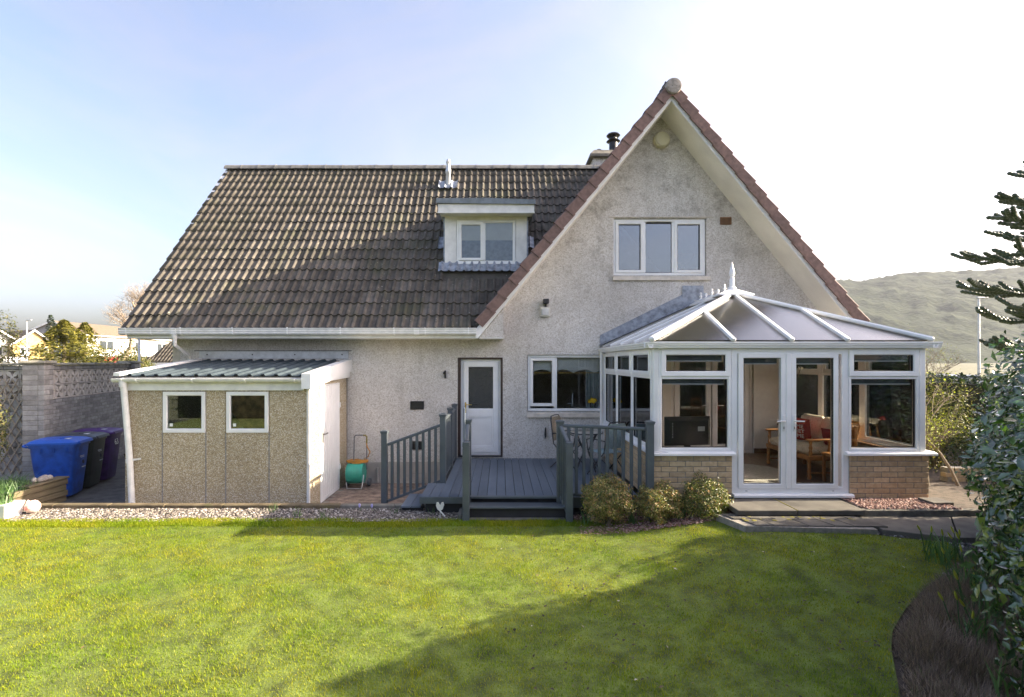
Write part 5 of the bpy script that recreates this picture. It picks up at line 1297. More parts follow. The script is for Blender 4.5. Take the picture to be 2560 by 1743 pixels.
# ------------------------------------------------------------------ bistro set on the deck
tbl = thing('bistro_table', 'small round glass topped table on the deck beside the conservatory', 'table', (1.56, 9.3, DZ))
obj('table_top', MB().lathe([(.0, 0), (.29, 0), (.30, .006), (.29, .012), (0, .012)], (1.56, 9.3, .945), 30, cap=False), glass('table_glass', (.72, .84, .86), 2.5), tbl, 30)
obj('table_rim', MB().tube([(1.56 + .30 * math.cos(a), 9.3 + .30 * math.sin(a), .945) for a in [k * math.pi / 16 for k in range(33)]], .012, 6), M['black'], tbl, 40)
for k in range(4):
    a = k * math.pi / 2 + .6; obj('leg', MB().tube([(1.56 + .27 * math.cos(a), 9.3 + .27 * math.sin(a), .94), (1.56 + .05 * math.cos(a), 9.3 + .05 * math.sin(a), .6), (1.56 + .25 * math.cos(a), 9.3 + .25 * math.sin(a), DZ)], .011, 7), M['black'], tbl, 40)
def garden_chair(loc, rz, label, mat):
    c = thing('garden_chair', label, 'chair', loc, 'folding deck chairs', rz=rz); Mx = mw(c)
    def P(mb): mb.M = Mx; return mb
    obj('seat', P(MB()).box(-.21, .21, -.20, .20, .415, .43, .006), mat, c)
    mb = P(MB()); mb.add([(-.20, .22, .50), (.20, .22, .50), (.215, .27, .86), (.17, .285, .93), (-.17, .285, .93), (-.215, .27, .86), (-.20, .235, .50), (.20, .235, .50), (.215, .285, .86), (.17, .30, .93), (-.17, .30, .93), (-.215, .285, .86)], [tuple(range(6)), tuple(range(11, 5, -1))] + [(i, (i + 1) % 6, 6 + (i + 1) % 6, 6 + i) for i in range(6)]); obj('backrest', mb, mat, c)
    for s_ in (-1, 1):
        obj('leg', P(MB()).tube([(s_ * .23, -.22, 0), (s_ * .23, .22, .44), (s_ * .23, .24, .55), (s_ * .22, .285, .88), (s_ * .17, .305, .95), (0, .31, .96)], .011, 7), M['black'], c, 40)
        obj('leg', P(MB()).tube([(s_ * .25, .28, 0), (s_ * .25, -.18, .44), (s_ * .25, -.21, .62), (s_ * .25, -.1, .65), (s_ * .24, .25, .64)], .011, 7), M['black'], c, 40)
    return c
mesh_blue = plain('pale_blue_mesh_sling', (.30, .40, .43), .6, .1, 30); mesh_tan = plain('tan_mesh_sling', (.40, .33, .24), .7, .12, 30)
garden_chair((1.83, 8.88, DZ), R(-150), 'folding chair with pale blue back on the deck by the conservatory', mesh_blue)
garden_chair((1.30, 9.62, DZ), R(60), 'folding chair with tan sling behind the glass table', mesh_tan)
# ------------------------------------------------------------------ boundary wall on the left
W0 = Vector((-8.20, 7.2, GP)); WD = Vector((-.27, 1, 0)).normalized()           # runs back and to the left
WN = Vector((-WD.y, WD.x, 0))                                                    # away from the garden
MWL = fm(W0, WD, WN)
def wlen(Y): return (Y - 7.2) / WD.y
bw_ = thing('boundary_wall', 'grey block garden wall topped with pierced screen blocks', 'wall', (-9.4, 11.5, GP))
LP, L1 = wlen(9.87), wlen(13.75); L0 = LP
obj('wall_core', MB(MWL).box(L0, L1, .008, .14, 0, 1.715), M['mortar'], bw_)
blk = MB().box(-.108, .108, 0, .1, -.031, .031, .005).mesh('block'); blk.materials.append(M['block'])
rzw = math.atan2(WD.y, WD.x)
for r in range(24):
    x = LP + .16 - (.115 if r % 2 else 0)
    while x < L1 - .1:
        a = max(x, LP + .15); b = min(x + .222, L1 - .2)
        zc = .0 + r * .0715 + .036
        Yw_ = 7.2 + a * WD.y
        hid = (zc < .75 and Yw_ < 11.3)
        if b - a > .05 and not hid: inst('block', blk, bw_, MWL @ Vector(((a + b) / 2, random.uniform(-.003, .003), zc)), (0, 0, rzw), ((b - a - .008) / .216, 1, 1))
        x += .222
# return section facing the lawn, with rubble below
MWB = fm((-9.05, 9.90, GP), (1, 0, 0), (0, 1, 0)); RL = -2.0
obj('wall_core', MB(MWB).box(RL, -.0, .03, .16, 0, 1.715), M['mortar'], bw_)
rub = MB(MWB)
for k in range(260):
    x, z = random.uniform(RL, -.05), random.uniform(.02, 1.64); a, b = random.uniform(.07, .14), random.uniform(.05, .09)
    rub.lathe([(.01, -.03), (a * .6, -.025), (a, .01), (a, .06)], (x, 0, z), 7, 'y')
obj('rubble_facing', rub, M['block'], bw_, 40, kind='stuff')
# pierced screen blocks: outer frame, cross bars and petals
def screen_mesh():
    mb = MB(); s_ = .145
    mb.ring(-s_, s_, -s_, s_, [(0, 0), (0, .09), (.022, .09), (.022, .006), (.016, 0)])
    for k in range(4):
        a = k * math.pi / 2 + math.pi / 4; c, s2 = math.cos(a), math.sin(a)
        # petal from centre to corner
        P_ = [(0, 0), (.095, .045), (.178, .012), (.178, -.012), (.095, -.045)]
        mb.prism([(u * c - v * s2, u * s2 + v * c) for u, v in P_], .006, .08)
    mb.lathe([(.035, .004), (.035, .084)], (0, 0, 0), 10, 'y')
    me = mb.mesh('screen_block', 40); me.materials.append(M['screenblock']); return me
scm = screen_mesh()
for Xs, Xe in ((LP + .17, L1 - .2),):
    n_ = int((Xe - Xs) / .30)
    for r in range(2):
        for k in range(n_): inst('screen_block', scm, bw_, MWL @ Vector((Xe - .15 - k * .30 if Xs == L0 else Xs + .15 + k * .30, .02, 1.72 + .15 + r * .30)), (0, 0, rzw))
obj('screen_backing', MB(MWL).box(L0, L1, .10, .12, 1.715, 2.33), M['mortar'], bw_)
for r in range(2):
    for k in range(6): inst('screen_block', scm, bw_, MWB @ Vector((-.20 - k * .30, .02, 1.72 + .15 + r * .30)))
obj('screen_backing', MB(MWB).box(RL, 0, .115, .135, 1.715, 2.33), M['mortar'], bw_)
for k in range(6): obj('block', MB(MWB).box(-.05 - k * .3 - .296, -.05 - k * .3 - .004, 0, .14, 2.325, 2.40, .006), M['block'], bw_)
for k in range(3): obj('coping_stone', MB(MWB).box(-.03 - k * .62 - .614, -.03 - k * .62, -.05, .2, 2.405, 2.455, .012), M['coping'], bw_)
for k in range(18):
    a = L0 + k * .30
    if a + .3 < L1: obj('block', MB(MWL).box(a + .004, a + .296, .0 + random.uniform(0, .004), .14, 2.325, 2.40, .006), M['block'], bw_)
x = L0
while x < L1:
    e = min(x + .62, L1)
    if not (x < LP < e): obj('coping_stone', MB(MWL).box(x, e - .006, -.05, .2, 2.405, 2.455 + random.uniform(-.003, .003), .012), M['coping'], bw_)
    x += .62
def pillar(xc, label):
    p_ = obj('pillar', MB(MWL).box(xc - .15, xc + .15, -.11, .23, 0, 2.44), M['mortar'], bw_, label=label)
    for r in range(25):
        z0 = .004 + r * .0965
        for s_ in (0, 1):
            fx = .5 if r % 2 else .0
            a, b = (xc - .157, xc + .02) if (s_ == 0) == (r % 2 == 0) else (xc - .157, xc + .157)
            if s_ == 0: obj('block', MB(MWL).box(xc - .157, xc + (.03 if r % 2 else .157), -.118, -.02, z0, z0 + .088, .006), M['block'], p_)
            elif r % 2: obj('block', MB(MWL).box(xc + .038, xc + .157, -.118, -.02, z0, z0 + .088, .006), M['block'], p_)
        obj('block', MB(MWL).box(xc - .156, xc - .10, -.01, .23, z0, z0 + .088, .006), M['block'], p_)
    obj('pillar_cap', MB(MWL).box(xc - .20, xc + .20, -.16, .28, 2.44, 2.50, .015), M['coping'], p_)
pillar(LP, 'grey block pillar in the middle of the wall'); pillar(L1, 'grey block pillar at the far end of the wall')
# trellis leaning on the wall
tr_ = thing('trellis', 'weathered diamond trellis fixed to the garden wall behind the blue bin', 'trellis', (-9.5, 9.8, GP))
t0, t1 = -.95, -.02
def cl(x, z, dx, dz, L):
    return x, z
for s_ in (-1, 1):
    for k in range(-6, 10):
        pts = []
        for q in np.linspace(0, 1.85, 60):
            x = t0 + k * .165 + (q * .62 if s_ > 0 else 1.0 - q * .62); z = .30 + q
            if t0 <= x <= t1: pts.append((x, z))
        if len(pts) > 3:
            obj('lath', MB(MWB).bar((pts[0][0], -.05 - .008 * s_, pts[0][1]), (pts[-1][0], -.05 - .008 * s_, pts[-1][1]), .012, .022, (0, 0, 1)), M['palebark'], tr_)
for x in (t0, t1): pass

# ------------------------------------------------------------------ wheeled bins
def wheelie(loc, rz, col, lidcol, label, num=None):
    t = thing('wheelie_bin', label, 'wheelie bin', loc, 'wheeled rubbish bins by the wall', rz=rz); Mx = mw(t)
    mat, lm = plain('bin_plastic', col, .42, .22, 7), plain('bin_lid_plastic', lidcol, .38, .1, 4)
    def P(): m = MB(); m.M = Mx; return m
    # local x = forward (lid opening side), y = sideways
    def ringp(z, fx, bx, hw, r=.06):
        q = []
        for cx, cy, a0 in ((fx - r, hw - r, 0), (bx + r, hw - r, 90), (bx + r, -hw + r, 180), (fx - r, -hw + r, 270)):
            for k in range(4): a = R(a0 + k * 30); q.append((cx + r * math.cos(a), cy + r * math.sin(a), z))
        return q
    rings = [ringp(.04, .26, -.20, .235), ringp(.07, .27, -.215, .24), ringp(.60, .325, -.30, .265), ringp(.93, .355, -.335, .275), ringp(.93, .372, -.352, .292), ringp(.99, .375, -.355, .292)]
    mb = P(); n_ = 16; V = sum(rings, []); F = [tuple(range(n_ - 1, -1, -1)), tuple(range(len(V) - n_, len(V)))]
    for i in range(len(rings) - 1): F += [(i * n_ + k, i * n_ + (k + 1) % n_, (i + 1) * n_ + (k + 1) % n_, (i + 1) * n_ + k) for k in range(n_)]
    mb.add(V, F)
    for y in (-.16, 0, .16): mb.box(-.3, .3, y, y, .9, .92) if False else None
    obj('body', mb, mat, t, 35)
    mb = P()
    for s_ in (-1, 1):
        for x in (-.15, .05, .24): mb.box(x - .008, x + .008, s_ * .27, s_ * .292, .84, .935)
    obj('rim_rib', mb, mat, t)
    lid = P(); lr = [ringp(.985, .405, -.37, .305, .05), ringp(1.02, .40, -.37, .305, .05), ringp(1.055, .33, -.34, .27, .07), ringp(1.075, .20, -.30, .22, .1)]
    V = sum(lr, []); F = [tuple(range(n_ - 1, -1, -1)), tuple(range(len(V) - n_, len(V)))]
    for i in range(len(lr) - 1): F += [(i * n_ + k, i * n_ + (k + 1) % n_, (i + 1) * n_ + (k + 1) % n_, (i + 1) * n_ + k) for k in range(n_)]
    lid.add(V, F); lo = obj('lid', lid, lm, t, 35)
    mb = P()
    for k in range(3): mb.box(.385, .435 - k * .012, -.22, .22, .985 + k * .017, .998 + k * .017, .004)
    mb.box(.05, .14, -.12, .12, 1.072, 1.09, .008)
    obj('lid_grip', mb, lm, lo)
    mb = P(); mb.box(.14, .22, -.16, -.04, 1.068, 1.076, .003); obj('lid_sticker', mb, plain('pale_sticker', (.7, .72, .74), .5), lo)
    mb = P(); mb.tube([(-.36, -.24, .95), (-.43, -.24, .97), (-.44, -.20, .98), (-.44, .20, .98), (-.43, .24, .97), (-.36, .24, .95)], .018, 8); obj('handle', mb, lm, t, 40)
    for s_ in (-1, 1):
        mb = P(); mb.lathe([(.03, -.025), (.09, -.025), (.10, 0), (.09, .025), (.03, .025)], (-.24, s_ * .23, .10), 16, 'y'); obj('wheel', mb, M['black'], t, 40)
    fM = Mx @ fm((.362, 0, .70), (0, 1, 0), (-1, 0, -.12))
    if num:
        me = text_mesh(num, .17, .002); me.transform(fM @ Matrix.Rotation(R(90), 4, 'X') @ Matrix.Translation((.02, .09, .004))); me.materials.append(plain('white_numeral', (.8, .8, .8), .6)); obj('numeral', me, None, t)
    else:
        mb = MB(); mb.M = fM
        mb.box(-.09, .05, -.006, -.002, .03, .042).box(-.07, .05, -.006, -.002, .008, .018).box(-.08, .05, -.006, -.002, -.17, -.155); obj('printed_line', mb, plain('faded_white_print', (.5, .55, .62), .6), t)
        mb = MB(); mb.M = fM; mb.lathe([(.035, -.006), (.035, -.002)], (-.01, 0, -.075), 14, 'y'); obj('printed_emblem', mb, plain('dark_print', (.01, .015, .05), .6), t)
    return t
RZB = math.atan2(.26, .965)
wheelie((-8.13, 9.36, GP), RZB, (.012, .075, .40), (.015, .10, .50), 'blue wheelie bin nearest the timber planter')
wheelie((-8.30, 9.99, GP), RZB, (.022, .028, .026), (.055, .065, .08), 'dark grey wheelie bin between the blue and purple ones')
wheelie((-8.47, 10.64, GP), RZB, (.055, .018, .125), (.085, .022, .19), 'purple wheelie bin with white number, farthest back', '63')
obj('leaning_pole', MB().bar((-7.72, 10.75, GP), (-7.95, 10.72, .30), .022, .022, bev=.004).bar((-7.83, 10.73, .02), (-7.90, 10.73, .22), .04, .04, bev=.008), M['black'], label='short black pole leaning beside the purple bin', cat='pole')

# ------------------------------------------------------------------ timber planter
pl_ = thing('timber_planter', 'raised bed of weathered timber sleepers at the left edge of the lawn', 'planter', (-7.9, 8.0, 0))
for k in range(4):
    z0 = -.13 + k * .095
    obj('sleeper', MB().box(-7.47, -7.40 + .01 * (k % 2), 7.62, 8.66 + .02 * (k % 2), z0, z0 + .088, .008), M['timber'], pl_)
    obj('sleeper', MB().box(-9.4, -7.48, 7.60 + .008 * (k % 2), 7.68, z0, z0 + .088, .008), M['timber'], pl_)
obj('sleeper_cap', MB().box(-7.60, -7.38, 7.95, 8.70, .252, .282, .006), M['timber'], pl_)
obj('planter_soil', MB().box(-9.4, -7.48, 7.69, 8.7, -.1, .215), M['soil'], pl_)
for k, (x, y, r_, c_) in enumerate(((-7.56, 8.42, .06, (.42, .34, .28)), (-7.50, 8.30, .075, (.38, .32, .27)), (-7.48, 8.42, .05, (.48, .41, .34)), (-7.55, 8.22, .04, (.5, .44, .38)))):
    mb = MB(); mb.lathe([(.02, 0), (r_ * .9, .012), (r_, .035), (r_ * .8, .06), (r_ * .35, .08)], (x, y, .282), 9)
    mb.v = [(a + random.uniform(-.006, .006), b + random.uniform(-.006, .006), c) for a, b, c in mb.v]
    lab = ('rounded tan stone at the back of the pile on the planter corner', 'largest rounded brown stone on the planter corner', 'pale stone on the right of the planter corner pile', 'small pale stone at the front of the planter corner pile')[k]
    obj('pebble_stone', mb, plain('stone', c_, .8, .2, 20), None, 40, label=lab, cat='stone', group='stones on the planter')
wp_ = thing('white_planter', 'small white square plant pot at the left edge beside the planter', 'plant pot', (-7.15, 7.32, 0))
obj('pot', MB().add([(-7.30, 7.2, 0), (-7.04, 7.2, 0), (-7.04, 7.46, 0), (-7.30, 7.46, 0), (-7.33, 7.17, .20), (-7.01, 7.17, .20), (-7.01, 7.49, .20), (-7.33, 7.49, .20)], [(0, 1, 5, 4), (1, 2, 6, 5), (2, 3, 7, 6), (3, 0, 4, 7), (0, 3, 2, 1), (4, 5, 6, 7)]), M['upvc'], wp_)
orn = thing('pig_ornament', 'small round pinkish white garden ornament on the gravel edge', 'ornament', (-6.95, 7.55, .0))
wht = plain('weathered_white_pottery', (.72, .55, .50), .6, .18, 18)
mb = MB(); mb.lathe([(.02, 0), (.07, .015), (.095, .07), (.092, .12), (.06, .165), (.02, .18)], (-6.93, 7.52, .005), 16); obj('body', mb, wht, orn, 60)
for s_ in (-1, 1): obj('ear', MB().lathe([(.026, 0), (.02, .03), (.003, .05)], (-6.93 + s_ * .05, 7.5, .15), 8), wht, orn, 40)
obj('snout', MB().lathe([(.03, 0), (.032, -.03), (.02, -.035)], (-6.92, 7.43, .10), 10, 'y'), plain('pink_pottery', (.6, .22, .2), .6), orn, 40)
mb = MB()
dv = thing('dove_ornament', 'white bird shaped ornament on a stick in the gravel left of the step', 'ornament', (-.87, 7.3, 0))
wh = plain('white_resin', (.78, .77, .72), .4, .05)
obj('stake', MB().tube([(-.87, 7.3, -.02), (-.875, 7.3, .13)], .006, 6), M['galv'], dv)
V = [(0, 0), (.05, .03), (.075, .09), (.06, .13), (.03, .125), (0, .085), (-.03, .13), (-.06, .125), (-.07, .08), (-.045, .03)]
obj('wings', MB().prism([(-.875 + a * .8, .09 + b) for a, b in V], 7.29, 7.31), wh, dv)
obj('tail', MB().bar((-.87, 7.3, .09), (-.80, 7.28, .02), .03, .012, bev=.003), wh, dv)
# ------------------------------------------------------------------ street behind the wall, left
def zg(x, y): return float(zground(np.array(x), np.array(y)))
def simple_house(name, label, loc, rz, w, d, h, rh, wallm, roofm, wins, barge=M['upvc'], ov=.5):
    t = thing(name, label, 'house', loc, rz=rz); Mx = mw(t)
    def P(): m = MB(); m.M = Mx; return m
    mb = P(); mb.box(-w / 2, w / 2, 0, d, -2, h); mb.prism([(-w / 2, h), (w / 2, h), (0, h + rh)], 0, d); obj('wall', mb, wallm, t)
    sl = rh / (w / 2); e = ov
    for s_ in (-1, 1):
        mb = P(); q = [(s_ * (w / 2 + e), -e, h - e * sl + .05), (0, -e, h + rh + .05), (0, d + e, h + rh + .05), (s_ * (w / 2 + e), d + e, h - e * sl + .05)]
        qq = [Vector(p) for p in q]; slab(mb, qq, Vector((s_ * sl, 0, 1)).normalized(), .14); obj('roof', mb, roofm, t)
        mb = P(); mb.prism([(s_ * (w / 2 + e), h - e * sl - .22), (0, h + rh - .2), (0, h + rh + .07), (s_ * (w / 2 + e), h - e * sl + .06)], -e - .03, -e); obj('bargeboard', mb, barge, t)
        mb = P(); mb.box(s_ * (w / 2 + e), s_ * (w / 2 + e + .12), -e, d + e, h - e * sl - .14, h - e * sl + .02); obj('gutter', mb, M['upvc'], t)
    for (side, a, b, z0, z1) in wins:
        if side == 'f': m2 = Mx @ fm((0, 0, 0), (1, 0, 0), (0, 1, 0))
        elif side == 'r': m2 = Mx @ fm((w / 2, 0, 0), (0, 1, 0), (-1, 0, 0))
        else: m2 = Mx @ fm((-w / 2, d, 0), (0, -1, 0), (1, 0, 0))
        wo_ = obj('window', MB(m2).frame(a, b, z0, z1, .09, -.04, .05), M['upvc'], t)
        m_ = (a + b) / 2; obj('mullion', MB(m2).box(m_ - .05, m_ + .05, -.04, .03, z0 + .05, z1 - .05), M['upvc'], wo_)
        obj('pane', MB(m2).box(a + .05, b - .05, -.01, .0, z0 + .05, z1 - .05), plain('dark_pane', (.05, .06, .07), .1), wo_)
    return t
yb = plain('yellow_brick', (.58, .42, .17), .85, .1, 3, bump=.2, bscale=30)
whr = plain('white_render', (.72, .70, .66), .85, .06, 3); brr = plain('brown_tile_roof', (.17, .125, .085), .85, .15, 3, bump=.3, bscale=4); gyr = plain('slate_grey_render', (.30, .31, .34), .9, .1, 2)
X_ = lambda px, Y: (px - 1252) / 1270 * Y
Z_ = lambda py, Y: EYE - (py - 905) / 1270 * Y
simple_house('yellow_house', 'yellow brick bungalow gable with white bargeboards beyond the wall', (X_(84, 74), 74, 2.2), R(62), 4.6, 8, 2.75, 1.95, yb, brr, [('f', -1.5, -.5, .9, 2.2), ('f', .8, 1.7, .9, 2.2), ('l', 2, 3.2, 1.0, 2.2)], ov=.4)
wh_ = simple_house('white_house', 'long white bungalow with brown roof behind the golden conifer', (-74.7, 85, 3.3), 0, 10, 40, 3.7, 2.1, whr, brr, [('r', 3.2, 6.4, 1.0, 2.7), ('r', 10.5, 13.0, 1.0, 2.7), ('r', 18, 21, 1.0, 2.7), ('r', 26, 28, 1.0, 2.7)])
obj('gable_cladding', MB().prism([(-79.6, 3.3), (-69.8, 3.3), (-69.8, 6.9), (-74.7, 9.0), (-79.6, 6.9)], 84.9, 84.98), gyr, wh_)
simple_house('pale_house', 'pale house gable at the far left edge of the street', (X_(-8, 72), 72, 2.0), R(50), 5, 8, 3.0, 2.0, whr, brr, [('f', -.6, .6, 1.2, 2.4)])
gt = thing('garage', 'low neighbouring garage with pantiled roof seen under the eaves', 'garage', (X_(415, 24), 24, -.2))
gm_ = mw(gt)
def gP(): return MB()
gx0, gx1 = X_(352, 24), X_(452, 24)
obj('wall', MB().box(gx0 + .35, gx1 + 2, 24.4, 29, -.3, 2.05), plain('cream_harl', (.55, .52, .46), .9, .1, 6, bump=.4, bscale=30), gt)
slp = math.atan2(1.55, 1.8)
gr_ = MB(); slab(gr_, [(gx0 + .15, 24.0, 2.22), (gx1 + 2, 24.0, 2.22), (gx1 + 2, 26.2, 4.1), (gx0 + 1.0, 26.2, 4.1)], Vector((0, -.66, .75)), .08); go = obj('roof', gr_, M['tile'], gt)
ps = []
gp_ = math.atan2(1.88, 2.2)
for r in range(9):
    for k in range(14):
        d = r * .32; x = gx0 + .15 + k * .32
        if x < gx0 + .15 + d * .29: continue
        ps.append(((x, 24.0 + d * math.cos(gp_), 2.25 + d * math.sin(gp_)), (gp_ - .05, 0, 0)))
tiles_joined('roof_tiles', ps, go)
obj('gutter', MB().box(gx0 + .1, gx1 + 2, 23.88, 24.0, 2.10, 2.20), M['upvc'], gt)
obj('downpipe', MB().tube([(X_(382, 24), 23.94, 2.1), (X_(388, 24), 24.2, 1.9), (X_(392, 24), 24.36, 1.8), (X_(392, 24), 24.36, 0)], .05, 8), M['upvc'], gt)
obj('white_post', MB().tube([(X_(348, 14), 14, -.25), (X_(348, 14), 14, 3.2)], .03, 10), M['upvc'], label='slim white post behind the shed below the eaves', cat='post')
lp = thing('street_lamp', 'slim grey street lamp in front of the yellow bungalow', 'lamp post', (X_(67, 60), 60, 1.2))
obj('pole', MB().tube([(X_(67, 60), 60, 1), (X_(67, 60), 60, 7.15)], [.10, .07], 8), M['galv'], lp, 40)
obj('lamp_head', MB().bar((X_(65, 60), 60, 7.15), (X_(79, 60), 60, 7.2), .18, .1, bev=.02), M['galv'], lp)
def car(label, loc, rz, col):
    t = thing('parked_car', label, 'car', loc, 'cars parked in the street', rz=rz); Mx = mw(t); m = plain('car_paint', col, .25, .04)
    def P(): q = MB(); q.M = Mx; return q
    sec = [(-2.0, .35), (-2.05, .75), (-1.95, .95), (-1.2, 1.05), (-.55, 1.45), (.9, 1.48), (1.75, 1.05), (1.95, .95), (2.0, .5), (1.95, .3)]
    obj('body', P().prism(sec, -.85, .85), m, t)
    gl_ = plain('car_glass', (.03, .035, .04), .08)
    for s_ in (-1, 1): obj('side_window', P().prism([(-1.05, 1.06), (-.5, 1.40), (.85, 1.42), (1.45, 1.07)], s_ * .85, s_ * .86), gl_, t)
    for x in (-1.25, 1.25):
        for s_ in (-1, 1): obj('wheel', P().lathe([(.1, -.1), (.31, -.1), (.32, .1), (.1, .1)], (x, s_ * .78, .32), 16, 'y'), M['black'], t, 40)
    return t
car('white hatchback parked in front of the yellow bungalow', (X_(36, 60), 60, 1.35), R(-42), (.75, .75, .75))
car('dark red car glimpsed through the shrubs behind the far wall pillar', (X_(268, 60), 60, 1.35), R(-35), (.32, .02, .02))
# ------------------------------------------------------------------ foliage builders
def leaf_cloud(P, N, size, asp=.45, curl=.15, jitter=.8, bias=(0, 0, .4)):
    """P centres, each a folded two-triangle leaf"""
    n_ = len(P); d = RNG.normal(size=(n_, 3)) * jitter + N + np.array(bias); d /= np.linalg.norm(d, axis=1)[:, None] + 1e-9
    t_ = np.cross(d, RNG.normal(size=(n_, 3))); t_ /= np.linalg.norm(t_, axis=1)[:, None] + 1e-9
    b_ = np.cross(d, t_); s_ = size * RNG.uniform(.45, 1.35, (n_, 1))
    p0 = P - t_ * s_ * .5; p1 = P + b_ * s_ * asp * .5 + d * s_ * curl; p2 = P + t_ * s_ * .5; p3 = P - b_ * s_ * asp * .5 + d * s_ * curl
    V = np.stack([p0, p1, p2, p3], 1).reshape(-1, 3); k = np.arange(n_)[:, None] * 4
    return V, np.concatenate([k + np.array([[0, 1, 2]]), k + np.array([[0, 2, 3]])], 1).reshape(-1, 3)
def blob(n_, c, r, shell=.55, lump=.25, k=0, flat=1.0):
    """points in the outer shell of a lumpy ellipsoid, plus outward normals"""
    d = RNG.normal(size=(n_, 3)); d /= np.linalg.norm(d, axis=1)[:, None]
    q = shell + (1 - shell) * RNG.uniform(0, 1, n_) ** .6
    l = 1 + lump * (np.sin(d[:, 0] * 5 + k) * np.cos(d[:, 1] * 4.3 + 2 * k) + .6 * np.sin(d[:, 2] * 7 + d[:, 0] * 6 + k) + .4 * np.sin(d[:, 1] * 13 + d[:, 2] * 11 + 3 * k)) / 1.4
    return np.array(c) + d * np.array(r) * (q * l)[:, None], d
def shrub(name, label, cat, c, r, n_, mat, size, base_z, stems=7, lump=.28, k=0, group=None, shell=.5, clip_z=True, asp=.45, extra=None, bias=(0, 0, .4), bark='bark', rp=1.0, curl=.15):
    t = thing(name, label, cat, (c[0], c[1], base_z), group)
    P, N = blob(n_, c, r, shell, lump, k)
    if extra:
        for (c2, r2, n2) in extra:
            P2, N2 = blob(n2, c2, r2, shell, lump, k + 1.7); P = np.concatenate([P, P2]); N = np.concatenate([N, N2])
    if clip_z: m = P[:, 2] > base_z + .02; P, N = P[m], N[m]
    V, F = leaf_cloud(P, N, size, asp, bias=bias, curl=curl); rn = np.repeat(RNG.uniform(0, 1, len(P)) ** rp, 2)
    npm('foliage', V, F, M[mat], t, rnd=rn)
    mb = MB()
    for i in range(stems):
        a = random.uniform(0, 6.28); e = Vector((c[0] + math.cos(a) * r[0] * .6, c[1] + math.sin(a) * r[1] * .6, c[2] + random.uniform(-.1, .6) * r[2])); b = Vector((c[0] + random.uniform(-.06, .06), c[1] + random.uniform(-.06, .06), base_z - .03))
        m_ = b.lerp(e, .5) + Vector((random.uniform(-.08, .08), random.uniform(-.08, .08), .05)); w_ = .012 + .012 * r[0]; mb.tube([b, m_, e], [w_, w_ * .7, w_ * .3], 6)
    obj('stems', mb, M[bark], t); return t
def bare_tree(name, label, cat, base, h, spread, seed, mat='palebark', lean=(0, 0), levels=4, r0=.1, up=.5, kids=3, buds=None, group=None, first=.38, cl=1.0):
    rnd = random.Random(seed); t = thing(name, label, cat, base, group); trunk = MB(); twig = MB(); tips = []
    def grow(p, d, L, r, lv):
        n_ = 4; pts = [p]; rs = [r]; dd = d.copy()
        for i in range(n_):
            dd = (dd + Vector((rnd.gauss(0, .16), rnd.gauss(0, .16), rnd.gauss(0, .10) + up * .06))).normalized(); pts.append(pts[-1] + dd * L / n_); rs.append(r * (1 - .5 * (i + 1) / n_))
        (trunk if lv <= 1 else twig).tube(pts, rs, 7 if lv < 2 else 4, cap=False)
        if lv >= levels: tips.append(pts[-1]); tips.append(pts[-2]); return
        for k in range(kids + (1 if lv > 0 else 0)):
            f = rnd.uniform(.45, 1.0) if lv else rnd.uniform(.65, 1.0); i = min(n_ - 1, int(f * n_)); q = pts[i].lerp(pts[i + 1], f * n_ - i)
            a = rnd.uniform(0, 6.28); o = Vector((math.cos(a), math.sin(a), 0)); nd = (dd * .55 + o * spread * rnd.uniform(.6, 1.2) + Vector((0, 0, up * rnd.uniform(.1, .8)))).normalized()
            grow(q, nd, L * rnd.uniform(.55, .8) * (cl if lv == 0 else 1), rs[i] * .62, lv + 1)
    grow(Vector(base), Vector((lean[0], lean[1], 1)).normalized(), h * first, r0, 0)
    obj('trunk', trunk, M[mat], t, 60, recalc=False); obj('crown', twig, M[mat], t, 60, recalc=False)
    if buds:
        P = np.array([p[:] for p in tips]); P = np.repeat(P, buds[1], 0) + RNG.normal(size=(len(P) * buds[1], 3)) * buds[3]; V, F = leaf_cloud(P, np.tile([0, 0, 1.0], (len(P), 1)), buds[2], .5); npm('buds', V, F, M[buds[0]], t, rnd=np.repeat(RNG.uniform(0, 1, len(P)), 2), kind='stuff')
    return t
# golden conifer: whorls of flat sprays
def conifer(label, base, h, rad, n_, seed, mat='conifer', group=None):
    t = thing('conifer_tree', label, 'tree', base, group); rs = np.random.default_rng(seed)
    u = rs.uniform(0, 1, n_) ** .8; z = u * h; lay = np.sin(z * 11 + rs.uniform(0, .4, n_)) * .2
    th = rs.uniform(0, 6.283, n_); R_ = rad * (1 - u) ** .85 * (.82 + .25 * np.sin(th * 5 + z * 3) + lay) + .05; q = rs.uniform(.35, 1, n_) ** .5
    P = np.stack([base[0] + np.cos(th) * R_ * q, base[1] + np.sin(th) * R_ * q, base[2] + z - R_ * q * .18], 1); N = np.stack([np.cos(th) * .3, np.sin(th) * .3, np.full(n_, .9)], 1)
    V, F = leaf_cloud(P, N, .15, .3, .04, .35); npm('crown', V, F, M[mat], t, rnd=np.repeat(rs.uniform(0, 1, n_), 2))
    obj('trunk', MB().tube([base, (base[0], base[1], base[2] + h * .9)], [.14, .03], 8), M['bark'], t, 60)
    return t
conifer('golden spreading conifer just beyond the garden wall', (X_(160, 18), 18, -.2), Z_(800, 18) + .2, 3.3, 15000, 3)
conifer('smaller golden conifer spire right of the big one', (X_(212, 19), 19, -.2), Z_(806, 19) + .2, 2.3, 8000, 4)
conifer('dark ragged conifer top rising behind the golden conifer', (X_(127, 22), 22, -.2), Z_(788, 22) + .2, .9, 1500, 5, 'hedge')
